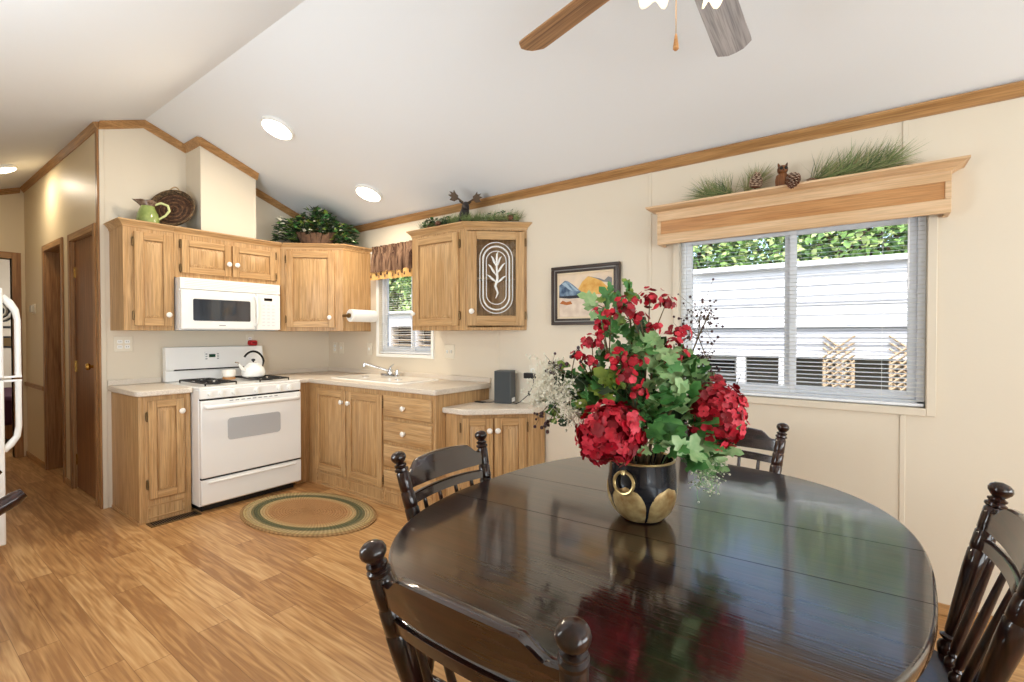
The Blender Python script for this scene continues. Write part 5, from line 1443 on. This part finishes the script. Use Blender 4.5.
# armchair by the opposite wall, only its arm tip in view
c = thing('armchair', 'dark bentwood armchair, only its rounded arm tip showing beside the refrigerator', 'armchair', (-3.075, 0.10, 0), 0)
mb = MB(); mb.prism(rrect(0.24, 0.22, 0.05), 0.42, 0.45); mb.build('seat', espr, c, bevel=0.008)
for s in (-1, 1):
    for sy in (-1, 1):
        mb = MB(); mb.tube([(s * 0.2, sy * 0.19, 0.425), (s * 0.23, sy * 0.215, 0.0)], [0.02, 0.014], 10); mb.build('leg', espr, c)
    mb = MB(); mb.tube([(s * 0.27, -0.22, 0.66), (s * 0.29, -0.05, 0.60), (s * 0.29, 0.10, 0.585), (s * 0.29, 0.20, 0.61), (s * 0.29, 0.275, 0.652), (s * 0.29, 0.30, 0.668)], [0.018, 0.022, 0.026, 0.030, 0.030, 0.02], 12); mb.build('arm', espr, c)
    mb = MB(); mb.tube([(s * 0.225, 0.14, 0.43), (s * 0.285, 0.14, 0.59)], [0.012, 0.012], 10); mb.build('arm_post', espr, c)
    mb = MB(); mb.tube([(s * 0.21, -0.18, 0.43), (s * 0.26, -0.24, 0.70), (s * 0.26, -0.28, 0.92)], [0.02, 0.02, 0.016], 10); mb.build('back_post', espr, c)
mb = MB(); mb.tube([(-0.26, -0.28, 0.90), (0, -0.31, 0.90), (0.26, -0.28, 0.90)], [0.022, 0.026, 0.022], 10, flat=2.0); mb.build('crest_rail', espr, c)

# ------------------------------------------------------------------ vase and flowers
VC = Vector((-0.556, 1.459, TBZ))
vm = mat('blue_black_patina', (30, 34, 44), 0.22, metal=0.3, vary=((18, 18, 22), 9, 0.2), coat=0.3); gm = mat('aged_gold', (206, 184, 132), 0.38, metal=0.4, vary=((136, 98, 50), 26, 0.2))
c = thing('vase', 'round blue-black metal vase with gold petals on the table', 'vase', VC, 0)
def vr(z):
    pts = [(0, 0.058), (0.012, 0.072), (0.03, 0.088), (0.055, 0.100), (0.085, 0.106), (0.12, 0.105), (0.16, 0.101), (0.188, 0.100)]
    for (z0, r0), (z1, r1) in zip(pts, pts[1:]):
        if z <= z1: return r0 + (r1 - r0) * (z - z0) / (z1 - z0)
    return 0.1
mb = MB(); n_ = 72
zs = [0, 0.004, 0.012, 0.02, 0.03, 0.042, 0.055, 0.07, 0.085, 0.1, 0.12, 0.14, 0.165, 0.186]
inner = [(0.093, 0.186), (0.095, 0.12), (0.085, 0.06), (0, 0.05)]
PH = math.radians(301)
def flute(a): return 1 - 0.035 * (1 - abs(math.sin(2.5 * (a - PH)))) ** 3
vs = []
for z in zs:
    fl = max(0, min(1, (0.12 - z) / 0.05))
    for i in range(n_):
        a = 2 * PI * i / n_; r = vr(z) * (1 - fl * (1 - flute(a)))
        vs.append((r * math.cos(a), r * math.sin(a), z))
for r, z in inner:
    for i in range(n_):
        a = 2 * PI * i / n_; vs.append((max(r, 0.001) * math.cos(a), max(r, 0.001) * math.sin(a), z))
k = len(zs) + len(inner)
fs = [(j * n_ + i, j * n_ + (i + 1) % n_, (j + 1) * n_ + (i + 1) % n_, (j + 1) * n_ + i) for j in range(k - 1) for i in range(n_)] + [tuple(range(n_))[::-1]]
mb.add(vs, fs, 0, True); mb.build('body', vm, c)
for q in range(5):                                     # gold petals hugging the lower body
    a0 = PH + q * 2 * PI / 5 + PI / 5; hwid = 0.585; mb = MB(); vs = []; nu, nv = 12, 9
    for j in range(nv + 1):
        z = 0.004 + 0.114 * j / nv; t = j / nv
        wid = hwid * (math.sqrt(max(0, 1 - max(0, (t - 0.38) / 0.62) ** 2)) if t > 0.38 else 1.0)
        for i in range(nu + 1):
            a = a0 + (-1 + 2 * i / nu) * max(wid, 0.02)
            edge = min(1, (1 - abs(-1 + 2 * i / nu)) * 4) * min(1, (1 - t) * 5 + 0.1)
            fl = max(0, min(1, (0.12 - z) / 0.05)); r = vr(z) * (1 - fl * (1 - flute(a))) + 0.0005 + 0.0025 * edge
            vs.append((r * math.cos(a), r * math.sin(a), z))
    m_ = nu + 1
    mb.add(vs, [(j * m_ + i, j * m_ + i + 1, (j + 1) * m_ + i + 1, (j + 1) * m_ + i) for j in range(nv) for i in range(nu)], 0, True); mb.build('gold_petal', gm, c)
rimg = mat('gold_ring', (196, 172, 120), 0.3, metal=0.8)
mb = MB(); mb.tube([(0.0985 * math.cos(a), 0.0985 * math.sin(a), 0.187) for a in [2 * PI * i / 48 for i in range(48)]], 0.004, 8, 0, True); mb.build('rim', rimg, c)
for s in (0, 1):
    a = math.radians(263 + 180 * s); u = Vector((math.cos(a), math.sin(a), 0)); w = Vector((-math.sin(a), math.cos(a), 0))
    ctr = u * 0.112 + Vector((0, 0, 0.132)); mb = MB()
    mb.tube([ctr + w * 0.032 * math.cos(t) + Vector((0, 0, 0.032 * math.sin(t))) + u * (-0.004 * math.sin(t)) for t in [2 * PI * i / 32 for i in range(32)]], 0.005, 8, 0, True); rg_ = mb.build('ring_handle', rimg, c)
    mb = MB(); mb.tube([u * 0.098 + Vector((0, 0, 0.165)), u * 0.116 + Vector((0, 0, 0.166)), u * 0.118 + Vector((0, 0, 0.158))], 0.005, 8); mb.build('ring_lug', rimg, rg_)
mb = MB(); mb.lathe([(0.094, 0.150), (0.05, 0.162), (0, 0.165)], 24); mb.build('moss_filling', mat('dark_moss', (62, 52, 34), 0.95, vary=((30, 26, 18), 60, 0.2)), c)

VR = VC + Vector((0, 0, 0.165))
def stem_path(tip, rr, droop=0.0):
    tip = Vector(tip); base = VR + Vector((max(-.05, min(.05, (tip.x - VR.x) * 0.2)), max(-.05, min(.05, (tip.y - VR.y) * 0.2)), -0.03))
    mid = base.lerp(tip, 0.5) + Vector((0, 0, 0.05 + droop)) - (tip - base) * Vector((1, 1, 0)).length * 0.0
    h = base + Vector((0, 0, 0.06))
    return [base, h.lerp(mid, 0.35), mid, mid.lerp(tip, 0.55) + Vector((0, 0, 0.01 + droop * 0.5)), tip]
GRP = 'artificial stems in the metal vase'
def flower(mb, p, d, r, mis, rr, np_=4):
    d = Vector(d).normalized(); a_ = d.cross(Vector((rr.random() - .5, rr.random() - .5, rr.random() - .5))).normalized(); b_ = d.cross(a_)
    mi = rr.choice(mis)
    for k in range(np_):
        t = 2 * PI * k / np_ + rr.uniform(-.15, .15); u = a_ * math.cos(t) + b_ * math.sin(t); w = d.cross(u)
        cup = rr.uniform(0.1, 0.5)
        P = Vector(p)
        q = [P, P + u * r * 0.45 + w * r * 0.52 + d * r * cup * 0.25, P + u * r * 0.9 + w * r * 0.44 + d * r * cup * 0.5, P + u * r * 1.04 + d * r * cup * 0.42, P + u * r * 0.9 - w * r * 0.44 + d * r * cup * 0.5, P + u * r * 0.45 - w * r * 0.52 + d * r * cup * 0.25, P + u * r * 0.55 + d * r * cup * 0.1]
        mb.add(q, [(0, 1, 6), (1, 2, 6), (2, 3, 6), (3, 4, 6), (4, 5, 6), (5, 0, 6)], mi, True)
def shift(root, world_pts):
    return [Vector(p) - root for p in world_pts]
def hydrangea(label, cen, r, seed, sq=1.0):
    rr = random.Random(seed); t = thing('hydrangea_stem', label, 'flower', VC + Vector((0, 0, 0.12)), 0, 'red hydrangea heads')
    O_ = t.location.copy(); C_ = Vector(cen) - O_
    pth = shift(O_, stem_path(Vector(cen), rr, 0.06)); mb = MB(); mb.tube(pth, 0.004, 7); mb.build('stem', stemm, t)
    mb = MB(); mb.ball(C_, r * 0.72, 16, 2, (1, 1, sq))
    N_ = 250; ga = PI * (3 - math.sqrt(5))
    for i in range(N_):
        z = 1 - 2 * (i + 0.5) / N_; q = math.sqrt(1 - z * z); a = ga * i
        d = Vector((q * math.cos(a), q * math.sin(a), z)); f = rr.uniform(0.68, 1.05)
        p = C_ + Vector((d.x, d.y, d.z * sq)) * r * f
        d2 = d + Vector((rr.uniform(-.6, .6), rr.uniform(-.6, .6), rr.uniform(-.6, .6)))
        flower(mb, p, d2, r * rr.uniform(0.15, 0.22), (0, 0, 1, 1, 2), rr)
        if i % 2 == 0: mb.ball(p + d2.normalized() * 0.002, 0.0028, 6, 2)
    mb.build('flower_head', [redA, redB, redC], t)
    return t
def red_spray(label, pts, seed):
    rr = random.Random(seed); cen = Vector(pts[0][:3]); t = thing('red_blossom_stem', label, 'flower', VC + Vector((0, 0, 0.12)), 0, 'small red blossom sprays')
    O_ = t.location.copy(); low = sum((Vector(p[:3]) for p in pts), Vector()) / len(pts) - Vector((0, 0, 0.05))
    low = low.lerp(VR, 0.15)
    mb = MB(); main = shift(O_, stem_path(low, rr)); mb.tube(main, 0.0032, 6)
    for p in pts:
        q = Vector(p[:3]) - O_; mb.tube([main[-1], main[-1].lerp(q, 0.5) + Vector((0, 0, -0.006)), q], [0.0024, 0.002, 0.0015], 5)
    mb.build('stem', stemm, t)
    mb = MB()
    for x, y, z, r in pts:
        cc = Vector((x, y, z)) - O_
        for i in range(max(9, int(20 * (r / 0.025)))):
            d = Vector((rr.gauss(0, 1), rr.gauss(0, 1), rr.gauss(0.2, 0.9))).normalized(); p = cc + Vector((d.x * 1.35, d.y * 1.35, d.z)) * r * rr.uniform(0.3, 1.15)
            flower(mb, p, d + Vector((0.2, -0.3, 0.2)), rr.uniform(0.0075, 0.0125), (0, 0, 0, 1, 2), rr, 5)
    mb.build('blossoms', [redA, redB, redC], t)
    return t
def leaf_stem(label, pts, seed, mats=(0, 0, 1), lobed=True, dens=8):
    rr = random.Random(seed); t = thing('leafy_stem', label, 'leafy stem', VC + Vector((0, 0, 0.12)), 0, 'green leafy stems')
    O_ = t.location.copy(); mb = MB(); top = max(pts, key=lambda p: (Vector(p[:3]) - VR).length)
    main = shift(O_, stem_path(top[:3], rr)); mb.tube(main, 0.0035, 6)
    for p in pts:
        q = Vector(p[:3]) - O_; k = min(main, key=lambda m: (m - q).length + (0.03 if m is main[-1] else 0)); mb.tube([k, k.lerp(q, 0.5), q], 0.0018, 5)
    mb.build('stem', stemm, t)
    mb = MB()
    for x, y, z, r in pts:
        cc = Vector((x, y, z)) - O_; ow_ = (Vector((x, y, z)) - VR); ow_.normalize()
        for i in range(dens):
            d = ow_ + Vector((rr.uniform(-.9, .9), rr.uniform(-.9, .9), rr.uniform(-.6, .5)))
            nr = Vector((0.25, -0.45, 0.75)) + Vector((rr.uniform(-.6, .6), rr.uniform(-.6, .6), rr.uniform(-.3, .3)))
            l = r * rr.uniform(1.0, 1.7); off_ = Vector((rr.uniform(-1, 1), rr.uniform(-1, 1), rr.uniform(-1, 1))) * r * 0.95
            leaf(mb, cc + off_ - d.normalized() * l * 0.4, d, nr, l, l * 0.95, rr.choice(mats), lobed)
    mb.build('leaves', [leafA, leafB, leafC, leafD], t)
    return t
S1 = [ (-0.581, 1.396, 1.403, 0.031), (-0.534, 1.467, 1.430, 0.038), (-0.500, 1.517, 1.418, 0.029), (-0.545, 1.410, 1.372, 0.021), (-0.517, 1.455, 1.335, 0.019) ]
S2 = [ (-0.658, 1.377, 1.386, 0.019), (-0.620, 1.367, 1.381, 0.018), (-0.654, 1.367, 1.348, 0.019), (-0.654, 1.355, 1.317, 0.012) ]
S3 = [ (-0.681, 1.360, 1.292, 0.025), (-0.723, 1.354, 1.247, 0.019), (-0.691, 1.353, 1.235, 0.025) ]
S4 = [ (-0.592, 1.326, 1.243, 0.024), (-0.588, 1.354, 1.266, 0.015), (-0.531, 1.345, 1.241, 0.026) ]
S5 = [ (-0.538, 1.316, 1.196, 0.029), (-0.511, 1.310, 1.152, 0.020) ]
S6 = [ (-0.473, 1.512, 1.288, 0.041), (-0.465, 1.555, 1.326, 0.026), (-0.462, 1.495, 1.249, 0.028) ]
HY = [ (-0.590, 1.302, 1.029, 0.111), (-0.366, 1.590, 1.087, 0.104) ]
G1 = [ (-0.634, 1.419, 1.438, 0.035), (-0.666, 1.371, 1.411, 0.038), (-0.614, 1.483, 1.463, 0.029), (-0.610, 1.412, 1.348, 0.035), (-0.649, 1.408, 1.333, 0.029), (-0.595, 1.472, 1.317, 0.032) ]
G2 = [ (-0.504, 1.427, 1.286, 0.036), (-0.473, 1.425, 1.248, 0.036), (-0.528, 1.434, 1.234, 0.031), (-0.559, 1.449, 1.285, 0.031), (-0.486, 1.403, 1.198, 0.033) ]
G3 = [ (-0.423, 1.511, 1.184, 0.046), (-0.415, 1.591, 1.211, 0.035), (-0.438, 1.438, 1.168, 0.036), (-0.399, 1.590, 1.157, 0.032) ]
G4 = [ (-0.433, 1.368, 1.126, 0.034), (-0.397, 1.418, 1.094, 0.052), (-0.467, 1.367, 1.135, 0.029), (-0.420, 1.427, 1.141, 0.035) ]
G5 = [ (-0.449, 1.331, 1.064, 0.042), (-0.423, 1.338, 1.024, 0.039), (-0.468, 1.329, 1.005, 0.028), (-0.427, 1.422, 1.044, 0.035) ]
G6 = [ (-0.397, 1.419, 0.984, 0.043), (-0.370, 1.488, 0.968, 0.042), (-0.343, 1.544, 0.973, 0.033), (-0.373, 1.436, 0.949, 0.029), (-0.333, 1.676, 1.024, 0.026), (-0.355, 1.536, 0.930, 0.027) ]
G7 = [ (-0.631, 1.347, 1.164, 0.049), (-0.681, 1.360, 1.182, 0.035), (-0.582, 1.333, 1.147, 0.039), (-0.699, 1.347, 1.128, 0.031), (-0.597, 1.421, 1.175, 0.038) ]
G8 = [ (-0.522, 1.352, 1.091, 0.041), (-0.553, 1.354, 1.049, 0.036), (-0.498, 1.370, 1.112, 0.035), (-0.540, 1.401, 1.135, 0.036) ]
G9 = [ (-0.761, 1.363, 1.155, 0.032), (-0.740, 1.379, 1.187, 0.029), (-0.797, 1.374, 1.194, 0.026), (-0.732, 1.323, 1.113, 0.028), (-0.835, 1.372, 1.082, 0.027), (-0.803, 1.370, 1.042, 0.023), (-0.685, 1.320, 1.086, 0.025) ]
G10 = [ (-0.599, 1.482, 1.245, 0.032), (-0.618, 1.431, 1.205, 0.029), (-0.565, 1.507, 1.333, 0.029), (-0.683, 1.421, 1.236, 0.026), (-0.670, 1.430, 1.268, 0.026) ]
G11 = [(-0.560, 1.440, 1.150, 0.04), (-0.500, 1.460, 1.140, 0.04), (-0.600, 1.450, 1.100, 0.04), (-0.460, 1.480, 1.080, 0.04), (-0.640, 1.420, 1.120, 0.04), (-0.540, 1.420, 1.060, 0.035), (-0.480, 1.420, 1.020, 0.03)]
G12 = [(-0.540, 1.480, 1.260, 0.035), (-0.500, 1.500, 1.210, 0.04), (-0.460, 1.530, 1.240, 0.035), (-0.580, 1.470, 1.200, 0.04), (-0.620, 1.440, 1.250, 0.03), (-0.440, 1.520, 1.190, 0.035), (-0.560, 1.460, 1.320, 0.03)]
WF = [ (-0.827, 1.316, 1.155, 0.052), (-0.762, 1.301, 1.128, 0.050), (-0.824, 1.355, 1.195, 0.046), (-0.722, 1.305, 1.078, 0.037), (-0.862, 1.327, 1.108, 0.026) ]
BL = [ (-0.856, 1.331, 1.052, 0.020), (-0.801, 1.335, 1.220, 0.026), (-0.748, 1.373, 1.252, 0.019), (-0.835, 1.347, 1.019, 0.017) ]
BR = [ (-0.435, 1.663, 1.373, 0.060), (-0.456, 1.623, 1.333, 0.040), (-0.413, 1.704, 1.394, 0.027), (-0.407, 1.621, 1.252, 0.032), (-0.386, 1.637, 1.187, 0.026) ]
WR = [ (-0.372, 1.486, 0.908, 0.042), (-0.350, 1.527, 0.924, 0.030), (-0.378, 1.457, 0.876, 0.023), (-0.355, 1.499, 0.860, 0.018) ]
GB = [ (-0.800, 1.273, 1.254, 0.003), (-0.775, 1.292, 1.217, 0.003), (-0.737, 1.319, 1.198, 0.003), (-0.303, 1.636, 1.194, 0.003), (-0.315, 1.627, 1.156, 0.003), (-0.343, 1.606, 1.137, 0.003) ]
rim = [ (-0.545, 1.466, 0.929, 0.104), (-0.555, 1.459, 0.731, 0.095) ]

hydrangea('large red hydrangea head drooping over the left rim of the vase', HY[0][:3], 0.098, 1, 0.92)
hydrangea('large red hydrangea head leaning out right toward the window chair', (HY[1][0] + 0.018, HY[1][1] - 0.077, HY[1][2] - 0.005), 0.087, 2, 1.15)
red_spray('topmost red blossom spray standing above the bouquet', S1, 3)
red_spray('small red blossom spray in front of the painting corner', S2, 4)
red_spray('red blossom spray reaching farthest left below the painting', S3, 5)
red_spray('red blossom spray at the middle front of the bouquet', S4, 6)
red_spray('low red blossom spray just above the drooping hydrangea', S5, 7)
red_spray('dense red blossom spray beside the left edge of the window', S6, 8)
leaf_stem('tall green leafy stem overlapping the painting frame', G1, 9, (0, 0, 1, 3))
leaf_stem('pale leafy stem at the centre between the red sprays', G2, 10, (1, 1, 0))
leaf_stem('pale leafy stem in front of the window edge above the right hydrangea', G3, 11, (1, 0, 1))
leaf_stem('broad green leaves at the centre front of the bouquet', G4, 12, (0, 1, 0), True, 6)
leaf_stem('green leaves hanging over the front rim of the vase', G5, 13, (0, 0, 1), True, 6)
leaf_stem('bright green leaves spilling low to the right of the vase', G6, 14, (0, 0, 0, 1), True, 8)
leaf_stem('dark green leaves above the drooping left hydrangea', G7, 15, (2, 0, 0, 3))
leaf_stem('green leaves filling the gap just right of the drooping hydrangea', G8, 16, (0, 1, 2))
leaf_stem('fine green foliage stem reaching left toward the speaker', G9, 17, (0, 3, 2), False, 12)
leaf_stem('shaded green leaves deep behind the central red sprays', G10, 18, (0, 2, 0))
leaf_stem('deep green leaves low at the heart of the bouquet', G11, 19, (2, 0, 2, 0), True, 9)
leaf_stem('mid green leaves behind the pale centre leaves', G12, 20, (0, 2, 1), True, 9)
def filler_spray(name, label, pts, seed, m, n_, r, cat='filler spray'):
    rr = random.Random(seed); t = thing(name, label, cat, VC + Vector((0, 0, 0.12)), 0, 'thin filler sprays'); tw = 0.0006
    O_ = t.location.copy(); far = max(pts, key=lambda p: (Vector(p[:3]) - VR).length)
    main = shift(O_, stem_path(far[:3], rr)); mb = MB(); mb.tube(main, 0.0025, 5); fb = MB()
    for x, y, z, rad in pts:
        cc = Vector((x, y, z)) - O_; mb.tube([main[-2], main[-2].lerp(cc, 0.6), cc], 0.0016, 5)
        for i in range(int(n_ * rad / 0.04)):
            p = cc + Vector((rr.gauss(0, .5), rr.gauss(0, .5), rr.gauss(0, .55))) * rad * 1.3; q0 = cc + Vector((rr.gauss(0, .4), rr.gauss(0, .4), rr.gauss(0, .4))) * rad
            mb.tube([q0, q0.lerp(p, 0.55) + Vector((rr.uniform(-.005, .005),) * 3), p], tw, 3)
            fb.ball(p, r * rr.uniform(0.7, 1.3), 6)
    mb.build('stem', m[1], t); fb.build('blossoms' if name.startswith('white') else 'sprays', m[0], t)
    return t
filler_spray('white_filler_stem', 'white twiggy spray reaching left over the low counter', WF, 31, (filler, filler), 85, 0.0042)
filler_spray('white_filler_stem', 'white airy spray hanging down to the right of the vase', WR, 32, (filler, leafB), 50, 0.0028)
filler_spray('berry_stem', 'dark berry spray among the white twigs at the left', BL, 33, (berry, stemm), 20, 0.006)
filler_spray('berry_stem', 'dark berry spray standing against the bright window', BR, 34, (berry, stemm), 26, 0.0042)
for lab, pts in (('thin curved grass blade arching out to the left', GB[:3]), ('thin grass blade arching right of the hydrangea by the window', GB[3:])):
    t = thing('grass_blade', lab, 'grass blade', VC + Vector((0, 0, 0.12)), 0, 'thin grass blades'); O_ = t.location.copy()
    pp = [VR - O_] + [Vector(p[:3]) - O_ for p in pts[::-1]]
    pp.insert(1, pp[0].lerp(pp[1], 0.5) + Vector((0, 0, 0.06)))
    mb = MB(); mb.tube(pp, [0.003, 0.004, 0.004, 0.003, 0.001], 6, flat=0.4); mb.build('blade', leafC, t)

# ------------------------------------------------------------------ outside
gr = mat('outside_ground', (150, 146, 130), 0.95)
struct(MB().box(-30, 20, YW + T + 0.02, 40, -0.75, -0.70).build('ground', gr), 'ground outside the windows', 'ground')
sid = mat('white_siding', (238, 238, 238), 0.5); sidg = mat('grey_siding', (196, 198, 202), 0.55); lat = mat('tan_lattice', (190, 168, 138), 0.8)
NY = 6.6
c = thing('neighbour_house', 'white sided house outside the wide window', 'house', (-0.8, NY, -0.7), 0)
x0, x1 = -2.75, 7.0; zb = 0.7
mb = MB()
z = 1.43 + zb; k = 0
while z < 2.11 + zb:
    h = 0.115; mb.loft([(x0, 0.0, z), (x0, 0.0, z + h), (x0, 0.08, z + h), (x0, 0.08, z)], [(x1, 0.0, z), (x1, 0.0, z + h), (x1, 0.08, z + h), (x1, 0.08, z)])
    mb.box(x0, x1, -0.018, 0.0, z, z + 0.022); z += h
mb.build('upper_siding', sid, c)
mb = MB(); mb.box(x0 - 0.05, x1, -0.10, 0.3, 2.11 + zb, 2.17 + zb); mb.box(x0 - 0.05, x1, -0.04, 0.02, 1.40 + zb, 1.44 + zb); mb.box(x0 - 0.05, x1, -0.04, 0.02, 1.05 + zb, 1.10 + zb); mb.box(x0 - 0.02, x1, -0.03, 0.02, 1.685 + zb, 1.70 + zb, 1)
mb.build('trim_bands', [sid, sidg], c)
mb = MB(); mb.box(x0, x1, 0.01, 0.08, 1.09 + zb, 1.42 + zb)
for i in range(4): mb.box(x0, x1, 0.0, 0.012, 1.12 + zb + i * 0.08, 1.15 + zb + i * 0.08)
mb.build('lower_siding', sidg, c)
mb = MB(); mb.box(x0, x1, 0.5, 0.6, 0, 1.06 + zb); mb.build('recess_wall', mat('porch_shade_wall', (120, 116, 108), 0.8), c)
for px in (-0.42, 0.05, 0.62, -1.15, 2.4):
    mb = MB(); mb.box(px - 0.05, px + 0.05, -0.02, 0.08, 0, 1.05 + zb); mb.build('porch_post', sid, c)
for a, bb in ((0.45, 0.75), (1.05, 1.35)):
    mb = MB(); n_ = 9
    mb.box(a, a + 0.03, -0.05, -0.02, 0, 1.0 + zb); mb.box(bb - 0.03, bb, -0.05, -0.02, 0, 1.0 + zb)
    for i in range(26):
        zc_ = i * 0.07
        mb.tube([(a, -0.045, zc_), (bb, -0.045, zc_ + 0.25)], 0.012, 4); mb.tube([(a, -0.025, zc_ + 0.25), (bb, -0.025, zc_)], 0.012, 4)
    mb.build('lattice_panel', lat, c)
for px in (-0.78, -1.6):
    mb = MB(); mb.box(px - 0.24, px + 0.24, 0.44, 0.5, 0.75 + zb, 1.0 + zb); f_ = mb.build('window_frame', sid, c)
    mb = MB(); mb.box(px - 0.2, px + 0.2, 0.43, 0.445, 0.79 + zb, 0.96 + zb); mb.build('pane', black, f_)
mb = MB(); mb.box(x0, x1, 0.08, 4.0, 2.10 + zb, 2.12 + zb); mb.build('roof', sidg, c)
mb = MB(); mb.box(x0, x0 + 0.1, 0.08, 4.0, 0, 2.1 + zb); mb.build('side_wall', sid, c)
c = thing('neighbour_shed', 'white shed with dark louvres outside the sink window', 'shed', (-7.6, 6.4, -0.7), 0)
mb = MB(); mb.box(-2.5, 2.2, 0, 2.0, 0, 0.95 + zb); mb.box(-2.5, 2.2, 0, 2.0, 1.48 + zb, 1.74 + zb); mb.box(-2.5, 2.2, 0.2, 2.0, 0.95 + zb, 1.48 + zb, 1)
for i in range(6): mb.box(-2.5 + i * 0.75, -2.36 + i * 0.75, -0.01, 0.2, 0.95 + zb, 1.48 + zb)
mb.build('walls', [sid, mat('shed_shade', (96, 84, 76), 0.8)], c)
mb = MB()
for i in range(5): mb.box(-2.5, 2.2, 0.05, 0.18, 1.0 + zb + i * 0.1, 1.015 + zb + i * 0.1)
mb.build('louvres', lat, c)
mb = MB(); mb.box(-2.6, 2.3, -0.1, 2.1, 1.74 + zb, 1.78 + zb); mb.build('roof', sid, c)
fol1 = mat('tree_leaf', (140, 172, 96), 0.6, vary=((96, 138, 70), 3, 0.25)); fol2 = mat('tree_leaf_light', (196, 214, 140), 0.6); fol3 = mat('tree_leaf_deep', (84, 116, 66), 0.7); bark = mat('bark', (92, 76, 60), 0.9)
def tree(label, x, y, h, r, seed, n_=1500):
    rr = random.Random(seed); t = thing('tree', label, 'tree', (x, y, -0.7), 0, 'trees beyond the neighbouring house')
    mb = MB(); mb.tube([(0, 0, 0), (0.1, 0, h * 0.4), (0, 0.1, h * 0.8)], [0.2, 0.15, 0.06], 10)
    for i in range(6):
        a = i * 1.05; mb.tube([(0.05, 0, h * 0.45), (r * 0.6 * math.cos(a), r * 0.6 * math.sin(a), h * 0.7)], [0.08, 0.03], 8)
    mb.build('trunk', bark, t)
    mb = MB()
    for i in range(n_):
        d = Vector((rr.gauss(0, 1), rr.gauss(0, 1), rr.gauss(0, 1))).normalized() * rr.uniform(0.55, 1.0)
        p = Vector((d.x * r, d.y * r * 0.8, h * 0.62 + d.z * h * 0.42)); l = rr.uniform(0.10, 0.20)
        leaf(mb, p, (rr.uniform(-1, 1), rr.uniform(-1, 1), rr.uniform(-1, .3)), (rr.uniform(-.5, .5), -0.5, 0.6), l, l * 0.8, rr.choice((0, 0, 1, 2)), False)
    mb.build('foliage', [fol1, fol2, fol3], t)
for i, (x, y, h, r, lab) in enumerate(((-3.9, 13.0, 7.0, 1.8, 'leafy tree over the left part of the neighbouring roof'), (0.0, 13.0, 7.0, 1.8, 'leafy tree behind the middle of the wide window'), (3.9, 13.0, 7.0, 1.8, 'leafy tree behind the right end of the neighbouring house'),
                                     (-1.9, 17.5, 8.0, 2.4, 'leafy tree set back between the two nearer ones'), (-11.6, 12.0, 6.5, 1.8, 'leafy tree above the white shed outside the sink window'), (-7.9, 13.6, 6.5, 1.7, 'leafy tree between the shed and the neighbouring house'), (-15.6, 12.0, 6.5, 1.8, 'leafy tree beyond the far end of the shed'))):
    tree(lab, x, y, h, r, 50 + i, 8500)
